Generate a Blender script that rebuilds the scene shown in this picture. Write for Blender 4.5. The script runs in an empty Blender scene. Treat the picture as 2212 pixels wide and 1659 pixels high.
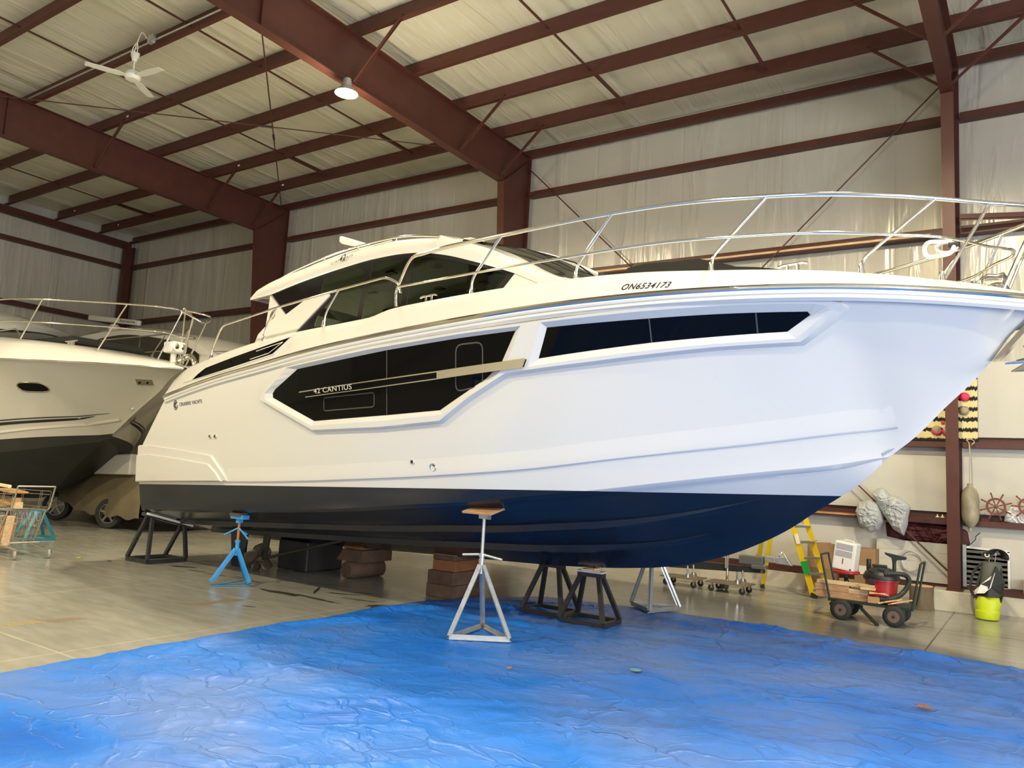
import bpy, bmesh, math, random
from math import sin, cos, pi, radians as rad, sqrt, hypot
from mathutils import Vector as V, Matrix, Euler, noise
from mathutils.geometry import delaunay_2d_cdt
random.seed(7)
SC = bpy.context.scene
COL = SC.collection
# ---------------------------------------------------------------- camera
HC = 1.57
cam = bpy.data.cameras.new('camera'); co = bpy.data.objects.new('camera', cam); COL.objects.link(co)
F_PX = 1679.748
cam.sensor_width = 36; cam.sensor_fit = 'HORIZONTAL'; cam.lens = F_PX / 2212 * 36; cam.clip_start = .05; cam.clip_end = 200
_y, _p, _r = -0.598389, 0.113301, -0.0560752
FW = V((sin(_y)*cos(_p), cos(_y)*cos(_p), sin(_p))); RT = V((cos(_y), -sin(_y), 0)); DN = FW.cross(RT)
R2 = cos(_r)*RT + sin(_r)*DN; D2 = -sin(_r)*RT + cos(_r)*DN
co.matrix_world = Matrix(((R2.x, -D2.x, -FW.x, 0), (R2.y, -D2.y, -FW.y, 0), (R2.z, -D2.z, -FW.z, HC), (0, 0, 0, 1)))
SC.camera = co
# ---------------------------------------------------------------- view, world, daylight
SC.view_settings.view_transform = 'Standard'; SC.view_settings.look = 'None'
SC.view_settings.gamma = 1; SC.view_settings.use_curve_mapping = False
SC.view_settings.exposure = 0.25
W = bpy.data.worlds.new('world'); SC.world = W; W.use_nodes = True
bg = W.node_tree.nodes['Background']; bg.inputs[0].default_value = (.62, .78, 1, 1); bg.inputs[1].default_value = .25
def area(name, loc, rot, sx, sy, power, col):
    l = bpy.data.lights.new(name, 'AREA'); l.shape = 'RECTANGLE'; l.size = sx; l.size_y = sy; l.energy = power; l.color = col
    o = bpy.data.objects.new(name, l); o.location = loc; o.rotation_euler = rot; COL.objects.link(o); return o
# daylight through the open overhead doorways: one in the right wall, one behind the photographer
area('daylight_side_door', (11.7, .5, 2.4), (0, rad(90), 0), 4.4, 7.0, 1350, (.95, .97, 1))
area('daylight_rear_door', (5.2, -8.8, 2.3), (rad(90), 0, 0), 7.0, 4.3, 520, (1, .98, .96))
# high-bay lamps (their housings are built below at the same places)
LAMPS = [(-8.57, 7.70, 7.12), (-1.0, 7.5, 7.12), (-8.7, .6, 7.2), (-1.0, .6, 7.2), (-16.3, .6, 7.2), (6.0, 3.0, 7.15), (-16.3, -5, 7.2)]
LAMP_W = 330; LAMP_C = (1, .85, .54)
# ---------------------------------------------------------------- helpers
def N(nt, t, **k):
    n = nt.nodes.new(t)
    for a, b in k.items(): setattr(n, a, b)
    return n
def mat(name, col, rough=.5, metal=0, var=0, vs=3, bump=0, bs=20, coat=0, spec=.5, sv=(1, 1, 1), rvar=0):
    m = bpy.data.materials.new(name); m.use_nodes = True; nt = m.node_tree; b = nt.nodes['Principled BSDF']
    b.inputs['Base Color'].default_value = (*col, 1); b.inputs['Roughness'].default_value = rough; b.inputs['Metallic'].default_value = metal
    b.inputs['Coat Weight'].default_value = coat; b.inputs['Coat Roughness'].default_value = .05; b.inputs['Specular IOR Level'].default_value = spec
    tc = N(nt, 'ShaderNodeTexCoord'); mp = N(nt, 'ShaderNodeMapping'); mp.inputs['Scale'].default_value = sv
    nt.links.new(tc.outputs['Object'], mp.inputs[0])
    if var or rvar:
        n = N(nt, 'ShaderNodeTexNoise'); n.inputs['Scale'].default_value = vs; n.inputs['Detail'].default_value = 6; n.inputs['Roughness'].default_value = .6
        nt.links.new(mp.outputs[0], n.inputs['Vector'])
        if var:
            r = N(nt, 'ShaderNodeMapRange'); r.inputs[1].default_value = .3; r.inputs[2].default_value = .7; r.inputs[3].default_value = 1-var; r.inputs[4].default_value = 1+var
            nt.links.new(n.outputs[0], r.inputs[0])
            x = N(nt, 'ShaderNodeVectorMath', operation='SCALE'); x.inputs[0].default_value = col; nt.links.new(r.outputs[0], x.inputs['Scale'])
            nt.links.new(x.outputs[0], b.inputs['Base Color'])
        if rvar:
            r = N(nt, 'ShaderNodeMapRange'); r.inputs[1].default_value = .3; r.inputs[2].default_value = .7; r.inputs[3].default_value = max(.02, rough-rvar); r.inputs[4].default_value = rough+rvar
            nt.links.new(n.outputs[0], r.inputs[0]); nt.links.new(r.outputs[0], b.inputs['Roughness'])
    if bump:
        n = N(nt, 'ShaderNodeTexNoise'); n.inputs['Scale'].default_value = bs; n.inputs['Detail'].default_value = 5
        nt.links.new(mp.outputs[0], n.inputs['Vector']); bp = N(nt, 'ShaderNodeBump'); bp.inputs['Strength'].default_value = bump; bp.inputs['Distance'].default_value = .01
        nt.links.new(n.outputs[0], bp.inputs['Height']); nt.links.new(bp.outputs[0], b.inputs['Normal'])
    return m
class MB:
    def __init__(s): s.v = []; s.f = []; s.mi = []; s.cur = 0
    def add(s, vs, fs):
        o = len(s.v); s.v += [V(p) for p in vs]; s.f += [tuple(i+o for i in f) for f in fs]; s.mi += [s.cur]*len(fs); return s
    def box(s, c, d, rz=0, M=None):
        c = V(c); h = V(d)/2; R = M or Matrix.Rotation(rz, 3, 'Z')
        vs = [c + R @ V((x*h.x, y*h.y, z*h.z)) for x in (-1, 1) for y in (-1, 1) for z in (-1, 1)]
        return s.add(vs, [(0,1,3,2),(4,6,7,5),(0,4,5,1),(2,3,7,6),(0,2,6,4),(1,5,7,3)])
    def bar(s, a, b, w, h=None, up=(0, 0, 1)):
        a = V(a); b = V(b); d = b-a; L = d.length; h = h or w; d = d/L; u = V(up)
        if abs(d.dot(u)) > .98: u = V((0, 1, 0))
        x = d.cross(u).normalized(); z = x.cross(d)
        M = Matrix((x, d, z)).transposed()
        return s.box((a+b)/2, (w, L, h), M=M)
    def tube(s, pts, r, n=8, cap=True, closed=False):
        pts = [V(p) for p in pts]; k = len(pts); rs = r if isinstance(r, (list, tuple)) else [r]*k; o = len(s.v); nrm = None
        for i, p in enumerate(pts):
            a = pts[(i-1) % k] if closed or i else pts[0]; b = pts[(i+1) % k] if closed or i < k-1 else pts[-1]
            d = (b-a).normalized() if (b-a).length > 1e-9 else V((0, 0, 1))
            if nrm is None:
                nrm = d.cross(V((0, 0, 1)));
                if nrm.length < .05: nrm = d.cross(V((0, 1, 0)))
            nrm = (nrm - d*nrm.dot(d)).normalized(); q = d.cross(nrm)
            s.v += [p + (nrm*cos(2*pi*j/n) + q*sin(2*pi*j/n))*rs[i] for j in range(n)]
        m = k if closed else k-1
        for i in range(m):
            for j in range(n):
                a = o+i*n+j; b = o+i*n+(j+1) % n; c = o+((i+1) % k)*n+(j+1) % n; e = o+((i+1) % k)*n+j
                s.f.append((a, b, c, e)); s.mi.append(s.cur)
        if cap and not closed:
            s.f.append(tuple(o+j for j in range(n))[::-1]); s.f.append(tuple(o+(k-1)*n+j for j in range(n))); s.mi += [s.cur]*2
        return s
    def lathe(s, prof, c=(0, 0, 0), ax=(0, 0, 1), n=24):
        c = V(c); ax = V(ax).normalized(); x = ax.cross(V((0, 1, 0)) if abs(ax.y) < .9 else V((1, 0, 0))).normalized(); y = ax.cross(x); o = len(s.v); k = len(prof)
        for r, z in prof: s.v += [c + ax*z + (x*cos(2*pi*j/n) + y*sin(2*pi*j/n))*r for j in range(n)]
        for i in range(k-1):
            for j in range(n): s.f.append((o+i*n+j, o+i*n+(j+1) % n, o+(i+1)*n+(j+1) % n, o+(i+1)*n+j)); s.mi.append(s.cur)
        for i, fl in ((0, 1), (k-1, 0)):
            if prof[0] != prof[-1] and prof[i][0] > 1e-4: s.f.append(tuple(o+i*n+j for j in (range(n-1, -1, -1) if fl else range(n)))); s.mi.append(s.cur)
        return s
    def prism(s, poly, a, b):   # poly: closed outline of 3D points offset by vectors a and b
        k = len(poly); P = [V(p) for p in poly]
        return s.add([p+V(a) for p in P]+[p+V(b) for p in P], [tuple(range(k))[::-1], tuple(range(k, 2*k))]+[(i, (i+1) % k, k+(i+1) % k, k+i) for i in range(k)])
    def grid(s, rows, close=False):
        o = len(s.v); n = len(rows[0])
        for r in rows: s.v += [V(p) for p in r]
        for i in range(len(rows)-1):
            for j in range(n-1): s.f.append((o+i*n+j, o+i*n+j+1, o+(i+1)*n+j+1, o+(i+1)*n+j)); s.mi.append(s.cur)
        return s
    def build(s, name, m, parent=None, smooth=None, bevel=0, sub=0, org=None, solid=0):
        me = bpy.data.meshes.new(name)
        q = parent
        while q is not None and q.parent is not None: q = q.parent
        if org is None and q is not None and q.get('_w'): org = q.location
        vs = [p-V(org) for p in s.v] if org is not None else s.v
        me.from_pydata([tuple(p) for p in vs], [], s.f); ms = m if isinstance(m, (list, tuple)) else [m]
        for q in ms: me.materials.append(q)
        if len(ms) > 1: me.polygons.foreach_set('material_index', s.mi)
        bm = bmesh.new(); bm.from_mesh(me); bmesh.ops.remove_doubles(bm, verts=bm.verts, dist=1e-5); bmesh.ops.recalc_face_normals(bm, faces=bm.faces); bm.to_mesh(me); bm.free()
        o = bpy.data.objects.new(name, me); COL.objects.link(o)
        if parent is not None: o.parent = parent
        if bevel:
            b = o.modifiers.new('bevel', 'BEVEL'); b.width = bevel; b.segments = 2; b.limit_method = 'ANGLE'; b.angle_limit = rad(40)
        if solid:
            b = o.modifiers.new('solid', 'SOLIDIFY'); b.thickness = solid; b.offset = 0
        if sub:
            b = o.modifiers.new('sub', 'SUBSURF'); b.levels = b.render_levels = sub
        if smooth is not None:
            me.polygons.foreach_set('use_smooth', [True]*len(me.polygons))
            try: me.set_sharp_from_angle(angle=rad(smooth))
            except Exception: pass
        return o
def tag(o, label, cat, group=None, kind=None):
    o['label'] = label; o['category'] = cat
    if group: o['group'] = group
    if kind: o['kind'] = kind
    return o
def thing(name, label, cat, loc=(0, 0, 0), group=None, world=True, rz=0):
    o = bpy.data.objects.new(name, None); COL.objects.link(o); o.location = loc; o.rotation_euler = (0, 0, rz); o.empty_display_size = .1
    tag(o, label, cat, group)
    if world and not rz: o['_w'] = 1
    return o
def struct(name, mb, m, **k):
    o = mb.build(name, m, **k); o['kind'] = 'structure'; return o
def dup(root, loc, rz=None, label=None, group=None):
    r = root.copy(); COL.objects.link(r); r.location = loc
    if rz is not None: r.rotation_euler = (0, 0, rz)
    if label: r['label'] = label
    if group: r['group'] = group
    for ch in list(root.children):
        c = ch.copy(); COL.objects.link(c); c.parent = r
        for g in list(ch.children):
            d = g.copy(); COL.objects.link(d); d.parent = c
    return r
def arc(c, r, a0, a1, n, ax='z'):
    out = []
    for i in range(n+1):
        a = a0+(a1-a0)*i/n; u, w = r*cos(a), r*sin(a)
        out.append((c[0]+u, c[1]+w, c[2]) if ax == 'z' else (c[0]+u, c[1], c[2]+w) if ax == 'y' else (c[0], c[1]+u, c[2]+w))
    return out
def smoothpath(pts, n=5):
    P = [V(p) for p in pts]; P = [2*P[0]-P[1]]+P+[2*P[-1]-P[-2]]; out = []
    for i in range(1, len(P)-2):
        for j in range(n):
            t = j/n; a, b, c, d = P[i-1:i+3]
            out.append(.5*((2*b)+(-a+c)*t+(2*a-5*b+4*c-d)*t*t+(-a+3*b-3*c+d)*t**3))
    out.append(P[-2]); return out
def bend(pts, r=.08, n=5):
    P = [V(p) for p in pts]; out = [P[0]]
    for i in range(1, len(P)-1):
        a, b, c = P[i-1], P[i], P[i+1]; q = min(r, (a-b).length*.45, (c-b).length*.45); s0 = b+(a-b).normalized()*q; s1 = b+(c-b).normalized()*q
        out += [s0.lerp(b, j/n).lerp(b.lerp(s1, j/n), j/n) for j in range(n+1)]
    return out+[P[-1]]
# ---------------------------------------------------------------- materials
RED = mat('red_oxide_steel', (.074, .021, .014), .5, var=.12, vs=4, bump=.15, bs=6)
STEEL = mat('polished_steel', (.82, .80, .76), .09, 1)
GALV = mat('galvanised_steel', (.50, .52, .53), .42, .75, var=.15, vs=12)
DARKST = mat('dark_steel', (.05, .05, .055), .4, .6)
BLKP = mat('black_paint', (.018, .018, .02), .5)
RUB = mat('black_rubber', (.02, .02, .02), .75)
GEL = mat('white_gelcoat', (.655, .65, .635), .14, coat=.45)
GELS = mat('cream_gelcoat', (.54, .515, .455), .2, coat=.3)
BLACKG = mat('black_gloss_glass', (.002, .002, .0025), .04, spec=.14)
BOTTOM = mat('navy_bottom_paint', (.008, .012, .022), .24, var=.15, vs=3, spec=.45)
CONC = mat('cast_concrete', (.50, .47, .39), .85, var=.14, vs=2.5, bump=.4, bs=14)
WOOD = mat('pine_offcut', (.42, .24, .12), .7, var=.3, vs=6, sv=(1, 6, 6))
WOODL = mat('light_pine', (.60, .42, .24), .7, var=.25, vs=6, sv=(1, 6, 6))
DWOOD = mat('weathered_timber', (.10, .06, .04), .85, var=.3, vs=5, bump=.4)
PLASW = mat('white_plastic', (.75, .75, .76), .4)
def floor_mat():
    m = mat('sealed_concrete_floor', (.29, .288, .265), .21, var=.10, vs=.7, rvar=.06); nt = m.node_tree; b = nt.nodes['Principled BSDF']
    src = b.inputs['Base Color'].links[0].from_socket
    tc = N(nt, 'ShaderNodeTexCoord'); sp = N(nt, 'ShaderNodeSeparateXYZ'); nt.links.new(tc.outputs['Object'], sp.inputs[0]); outs = []
    for ax, o0, stp in ((0, -1.0, 2.64), (1, 5.77, 2.54)):
        a = N(nt, 'ShaderNodeMath', operation='SUBTRACT'); nt.links.new(sp.outputs[ax], a.inputs[0]); a.inputs[1].default_value = o0-stp*50-stp/2
        q = N(nt, 'ShaderNodeMath', operation='MODULO'); nt.links.new(a.outputs[0], q.inputs[0]); q.inputs[1].default_value = stp
        d = N(nt, 'ShaderNodeMath', operation='SUBTRACT'); nt.links.new(q.outputs[0], d.inputs[0]); d.inputs[1].default_value = stp/2
        e = N(nt, 'ShaderNodeMath', operation='ABSOLUTE'); nt.links.new(d.outputs[0], e.inputs[0])
        c = N(nt, 'ShaderNodeMath', operation='LESS_THAN'); nt.links.new(e.outputs[0], c.inputs[0]); c.inputs[1].default_value = .009; outs.append(c)
    mx = N(nt, 'ShaderNodeMath', operation='MAXIMUM'); nt.links.new(outs[0].outputs[0], mx.inputs[0]); nt.links.new(outs[1].outputs[0], mx.inputs[1])
    # saw joints: chalky pale on the left of the hall, dark towards the wall on the right
    n2 = N(nt, 'ShaderNodeMapRange'); nt.links.new(sp.outputs[0], n2.inputs[0]); n2.inputs[1].default_value = -3; n2.inputs[2].default_value = -4
    jc = N(nt, 'ShaderNodeMix', data_type='RGBA'); jc.inputs[6].default_value = (.05, .045, .04, 1); jc.inputs[7].default_value = (.42, .41, .35, 1); nt.links.new(n2.outputs[0], jc.inputs[0])
    k = N(nt, 'ShaderNodeMix', data_type='RGBA'); nt.links.new(mx.outputs[0], k.inputs[0]); nt.links.new(src, k.inputs[6]); nt.links.new(jc.outputs[2], k.inputs[7])
    # fine directional scuffs
    st = N(nt, 'ShaderNodeTexNoise'); st.inputs['Scale'].default_value = 2.2; st.inputs['Detail'].default_value = 8
    mp = N(nt, 'ShaderNodeMapping'); mp.inputs['Scale'].default_value = (1, 4.5, 1); mp.inputs['Rotation'].default_value = (0, 0, .6); nt.links.new(tc.outputs['Object'], mp.inputs[0]); nt.links.new(mp.outputs[0], st.inputs['Vector'])
    r = N(nt, 'ShaderNodeMapRange'); r.inputs[1].default_value = .35; r.inputs[2].default_value = .65; r.inputs[3].default_value = .88; r.inputs[4].default_value = 1.08; nt.links.new(st.outputs[0], r.inputs[0])
    x = N(nt, 'ShaderNodeVectorMath', operation='SCALE'); nt.links.new(k.outputs[2], x.inputs[0]); nt.links.new(r.outputs[0], x.inputs['Scale']); nt.links.new(x.outputs[0], b.inputs['Base Color'])
    return m
FLOOR = floor_mat()
def liner_mat(name, col, axis, rough=.32, k=1.0):   # vinyl insulation facing pulled into soft folds, seams every 1.8 m
    m = mat(name, col, rough, var=.05, vs=.7, spec=.6); nt = m.node_tree; b = nt.nodes['Principled BSDF']
    tc = N(nt, 'ShaderNodeTexCoord'); bp = None
    for sc, lo, hi, st, dist, run in ((.55, .42, .70, .55, .07, .10), (1.7, .55, .75, .35, .03, .16), (5.5, .45, .7, .10, .006, .12)):
        mp = N(nt, 'ShaderNodeMapping'); s3 = [run]*3; s3[axis] = 1; mp.inputs['Scale'].default_value = [q*sc for q in s3]; mp.inputs['Rotation'].default_value = (0, 0, .0); nt.links.new(tc.outputs['Object'], mp.inputs[0])
        n = N(nt, 'ShaderNodeTexNoise'); n.inputs['Scale'].default_value = 2.4; n.inputs['Detail'].default_value = 4; n.inputs['Distortion'].default_value = .7; nt.links.new(mp.outputs[0], n.inputs['Vector'])
        w = N(nt, 'ShaderNodeMapRange', interpolation_type='SMOOTHSTEP'); w.inputs[1].default_value = lo; w.inputs[2].default_value = hi; nt.links.new(n.outputs[0], w.inputs[0])
        q = N(nt, 'ShaderNodeBump'); q.inputs['Strength'].default_value = st*k; q.inputs['Distance'].default_value = dist; nt.links.new(w.outputs[0], q.inputs['Height'])
        if bp: nt.links.new(bp.outputs[0], q.inputs['Normal'])
        bp = q
    sp = N(nt, 'ShaderNodeSeparateXYZ'); nt.links.new(tc.outputs['Object'], sp.inputs[0]); a = N(nt, 'ShaderNodeMath', operation='PINGPONG'); nt.links.new(sp.outputs[axis], a.inputs[0]); a.inputs[1].default_value = .9
    c = N(nt, 'ShaderNodeMapRange'); nt.links.new(a.outputs[0], c.inputs[0]); c.inputs[1].default_value = 0; c.inputs[2].default_value = .03
    q = N(nt, 'ShaderNodeBump'); q.inputs['Strength'].default_value = .5; q.inputs['Distance'].default_value = .01; nt.links.new(c.outputs[0], q.inputs['Height']); nt.links.new(bp.outputs[0], q.inputs['Normal']); nt.links.new(q.outputs[0], b.inputs['Normal'])
    return m
WALLM = liner_mat('vinyl_wall_liner', (.46, .445, .405), 0, .25, .75)
WALLE = liner_mat('vinyl_end_wall_liner', (.48, .465, .42), 1, .32, .75)
CEILM = liner_mat('vinyl_roof_liner', (.66, .64, .53), 0, .5, 1.0)
BOARD = mat('painted_hardboard', (.52, .505, .46), .35, var=.04, vs=1)
# ---------------------------------------------------------------- the hall
SL = .018
def zr(y): return 8.15 + SL*(12-y)          # underside of the purlins
WY = 13.15
b = MB().box((-4.5, 2.5, -.1), (40, 24, .2)); struct('floor', b, FLOOR)
b = MB().add([(-24.1, 13.2, zr(13.2)+.29), (-24.1, -9, zr(-9)+.29), (12, -9, zr(-9)+.29), (12, 13.2, zr(13.2)+.29)], [(0, 1, 2, 3)])
b.add([(-24.1, 13.2, zr(13.2)+.38), (-24.1, -9, zr(-9)+.38), (12, -9, zr(-9)+.38), (12, 13.2, zr(13.2)+.38)], [(0, 3, 2, 1)]); struct('ceiling', b, CEILM)
struct('wall_back', MB().box((-6, WY+.06, 4.3), (36.4, .12, 8.2)), WALLM)
struct('wall_left', MB().box((-24.0, 2, 4.4), (.12, 22.4, 8.8)), WALLE)
b = MB().box((12, -6.1, 4.4), (.12, 5.8, 8.8)).box((12, 8.7, 4.4), (.12, 9.2, 8.8)).box((12, .5, 6.8), (.12, 7.5, 4)); struct('wall_right', b, WALLE)
b = MB().box((-11.2, -9, 4.4), (25.6, .12, 8.8)).box((10.5, -9, 4.4), (3.0, .12, 8.8)).box((5.3, -9, 6.8), (7.6, .12, 4)); struct('wall_front', b, WALLM)
# low concrete curb along the back wall and the block under the near column
struct('baseboard_back', MB().box((-6, 13.02, .12), (36, .16, .25)), CONC, bevel=.008)
for i, x in enumerate((-16.34, -8.76, -1.0)):
    struct('trim_%d' % (i+1), MB().box((x+.03, 12.83, .14), (.62, .56, .285)), CONC, bevel=.015)
# ---- rigid frames
FX = {'right': -1.0, 'middle': -8.76, 'far': -16.34}
def frame_col(nm, x):
    t = thing('steel_column', 'dark red tapered steel column at the %s frame by the long wall' % nm, 'column', (x, 12.8, .28))
    a = MB().add([(x, 12.62, .3), (x, 12.05, 7.3), (x, 12.15, 8.05), (x, 13.0, 8.1), (x, 13.0, .3)], []); 
    w = MB().prism([(x, 12.62, .3), (x, 12.07, 7.3), (x, 13.0, 8.05), (x, 13.0, .3)], (-.006, 0, 0), (.006, 0, 0)); w.build('web', RED, t)
    MB().bar((x, 12.60, .3), (x, 12.06, 7.3), .16, .014, up=(0, 1, 0)).build('inner_flange', RED, t)
    MB().bar((x, 13.0, .3), (x, 13.0, 8.1), .16, .014, up=(0, 1, 0)).build('outer_flange', RED, t)
    MB().box((x, 12.81, .295), (.2, .46, .02)).build('base_plate', RED, t)
    MB().bar((x, 12.07, 7.31), (x, 13.0, 8.06), .15, .014, up=(0, 0, 1)).build('knee_plate', RED, t)
    return t
def rafter(nm, x):
    t = thing('roof_rafter', 'deep dark red steel roof beam of the %s frame' % nm, 'roof beam', (x, 12, 7.3))
    y0, y1 = 12.07, -8.9
    MB().prism([(x, y0, 7.31), (x, 13.0, 8.06), (x, 13.0, zr(13.0)-.01), (x, y1, zr(y1)-.01), (x, y1, 7.33+.018*(12-y1))], (-.006, 0, 0), (.006, 0, 0)).build('web', RED, t)
    MB().bar((x, y0, 7.31), (x, y1, 7.33+.018*(12-y1)), .17, .016).build('bottom_flange', RED, t)
    MB().bar((x, 13.0, zr(13)-.01), (x, y1, zr(y1)-.01), .17, .014).build('top_flange', RED, t)
    for y in (6.2, 1.0, -4): MB().box((x, y, 7.85), (.13, .014, .8)).build('stiffener', RED, t)
for nm, x in FX.items(): frame_col(nm, x); rafter(nm, x)
def cee(b, x0, x1, y, z, d, w, lip=.05, flip=1):   # cee or zed section running along X: web at y, flanges towards the viewer
    b.box(((x0+x1)/2, y, z+d/2), (x1-x0, .006, d)); b.box(((x0+x1)/2, y-w/2*flip, z), (x1-x0, w, .006)); b.box(((x0+x1)/2, y-w*flip, z+lip/2), (x1-x0, .006, lip)); b.box(((x0+x1)/2, y+w/2*flip, z+d), (x1-x0, w, .006)); return b
ordn = ['first', 'second', 'third', 'fourth', 'fifth', 'sixth', 'seventh', 'eighth', 'ninth', 'tenth']
PY = [11.97, 10.68, 9.34, 7.98, 6.62, 5.26, 3.9, 2.54, 1.18, -.2]
for i, y in enumerate(PY):
    o = cee(MB(), -23.75, 11.9, y+.03, zr(y), .275, .08, .025).build('roof_purlin', RED)
    for xq in ((-15.35, -22.8) if i in (0, 1, 3) else ()): MB().box((xq, y-.054+.08, zr(y)+.15), (.07, .004, .04)).build('paper_sticker', PLASW, o)
    tag(o, 'dark red roof purlin crossing the rafters, %s from the long wall' % ordn[i], 'roof purlin', 'purlins under the roof')
o = MB().box((-6, 13.04, zr(13)+.09), (35.6, .008, .2)).box((-6, 12.99, zr(13)-.01), (35.6, .1, .008)).box((-6, 12.94, zr(13)+.01), (35.6, .008, .04)).build('eave_strut', RED)
tag(o, 'dark red eave strut along the top of the long wall', 'eave beam')
# girts: bottom flange with a front lip, web at the back
def girt(x0, x1, z, label, g, d=.19):
    b = MB().box(((x0+x1)/2, WY-.02, z+.09), (x1-x0, .008, .17)).box(((x0+x1)/2, WY-.11, z), (x1-x0, .19, .008)).box(((x0+x1)/2, WY-.205, z+.04), (x1-x0, .008, .085))
    tag(b.build('wall_girt', RED), label, 'wall girt', g)
bays = [(-23.7, -16.43, 'corner bay'), (-16.25, -8.85, 'bay behind the cabin roof'), (-8.67, -1.09, 'bay behind the bow rail'), (-.91, 7, 'bay at the right edge')]
for z, zn in ((7.27, 'top'), (5.47, 'middle'), (2.29, 'chest-high'), (1.18, 'lowest')):
    for x0, x1, nm in bays:
        if z < 3 and x1 < -9: continue
        girt(x0, x1, z, '%s dark red girt on the long wall in the %s' % (zn, nm), 'girts of the long wall')
o = MB().box((-6, 13.07, .30), (35.6, .12, .1)).build('base_sill', RED); tag(o, 'dark red sill channel on top of the low concrete curb', 'sill')
# end wall
for z, zn in ((7.25, 'upper'), (5.46, 'lower'), (3.4, 'bottom')):
    b = MB().box((-23.92, 2, z+.08), (.008, 21.6, .16)).box((-23.84, 2, z), (.19, 21.6, .008)).box((-23.745, 2, z+.04), (.008, 21.6, .08))
    tag(b.build('wall_girt', RED), '%s dark red girt on the left end wall' % zn, 'wall girt', 'girts of the end wall')
b = MB().prism([(-23.75, 13.0, 7.9), (-23.75, 13, zr(13)-.01), (-23.75, -8.9, zr(-8.9)-.01), (-23.75, -8.9, 8.3)], (-.006, 0, 0), (.006, 0, 0)).bar((-23.75, 13, 7.9), (-23.75, -8.9, 8.3), .17, .014)
tag(b.build('end_rafter', RED), 'shallow dark red roof beam along the left end wall', 'roof beam')
t = thing('corner_column', 'dark red corner column where the long wall meets the end wall', 'column', (-23.65, 12.9, 0))
MB().box((-23.62, 12.72, 4.0), (.2, .014, 7.9)).build('front_flange', RED, t); MB().box((-23.62, 13.0, 4.0), (.2, .014, 7.9)).build('rear_flange', RED, t); MB().box((-23.62, 12.86, 4.0), (.008, .28, 7.9)).build('web', RED, t)
# sag straps between the purlins and heavier struts beside the eave
def strap(x, y0, y1, wide):
    b = MB()
    if wide: b.bar((x, y0, zr(y0)+.1), (x, y1, zr(y1)+.1), .006, .09).bar((x+.03, y0, zr(y0)+.06), (x+.03, y1, zr(y1)+.06), .06, .006)
    else: b.bar((x, y0, zr(y0)+.09), (x, y1, zr(y1)+.09), .035, .02)
    o = b.build('purlin_strut' if wide else 'sag_strap', RED)
    if wide: tag(o, 'short dark red strut between the two purlins nearest the long wall', 'strut', 'struts beside the eave')
    else: tag(o, 'thin dark red strap running across the purlins', 'strap', 'sag straps under the roof')
for x in (-20.8, -18.6, -13.7, -11.05, -6.05, -3.55, 1.6, 4.2):
    strap(x, 11.9, 10.72, True)
    for i in range(1, 7): strap(x, PY[i]-.02, PY[i+1]+.05, False)
# flange braces
for x in (-1.0, -8.76, -16.34):
    for y in (11.97, 10.68, 7.98, 5.26, 2.54):
        for sg in ((1, -1) if x > -2 else (1,)):
            b = MB().bar((x+sg*1.02, y-.04, zr(y)+.06), (x+sg*.06, y-.04, 7.36+SL*(12-y)), .05, .006).bar((x+sg*1.02, y-.02, zr(y)+.04), (x+sg*.06, y-.02, 7.36+SL*(12-y)), .006, .04)
            tag(b.build('flange_brace', RED), 'dark red angle brace from a purlin down to a roof beam flange', 'brace', 'flange braces on the rafters')
# tie rods
def rod(a, b_, label, r=.012):
    mid = (V(a)+V(b_))/2
    t = thing('tie_rod', label, 'tie rod', mid); MB().tube([a, b_], r, 8).build('rod', RED, t); q = (V(b_)-V(a)).normalized()
    MB().tube([mid-q*.12+(V(b_)-V(a))*.02, mid+q*.12+(V(b_)-V(a))*.02], r*1.9, 6).build('turnbuckle', DARKST, t)
rod((-8.70, 12.90, 7.88), (-1.10, 12.90, .52), 'thin dark wall tie rod falling from the middle column to the right column foot')
rod((-1.12, 12.86, 7.84), (-8.66, 12.86, .52), 'thin dark wall tie rod falling from the right column top towards the bow')
rod((-9.0, 6.3, 8.08), (-16.2, 12.7, 8.02), 'thin roof tie rod crossing in front of the lamp bay to the far column')
rod((-16.2, 5.9, 8.08), (-9.0, 12.3, 8.02), 'thin roof tie rod passing under the ceiling fan towards the middle column')
b = MB().bar((-.9, 12.62, 5.62), (.9, 12.98, 5.55), .05, .05).bar((-.9, 12.62, 5.62), (.9, 12.98, 5.55), .006, .1); tag(b.build('column_brace', RED), 'dark red angle brace from the right column to the middle girt', 'brace')
tag(MB().box((-4.4, 12.99, 5.50), (6.2, .14, .035)).build('lumber_board', WOODL), 'long pale board lying on the middle girt behind the bow rail', 'board')
# pale lining boards on the wall
tag(MB().box((-.5, 13.09, 1.82), (16, .02, .94)).build('lining_panel', BOARD), 'smooth cream lining panel between the chest-high and lowest girts', 'wall panel')
tag(MB().box((-.5, 13.09, .765), (16, .02, .82)).build('lining_panel', BOARD), 'smooth cream lining panel between the lowest girt and the curb', 'wall panel')
tag(MB().box((3.35, 13.09, 3.0), (8.2, .02, 1.1)).build('lining_panel', BOARD), 'tall smooth cream lining panel right of the towel', 'wall panel')
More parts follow.
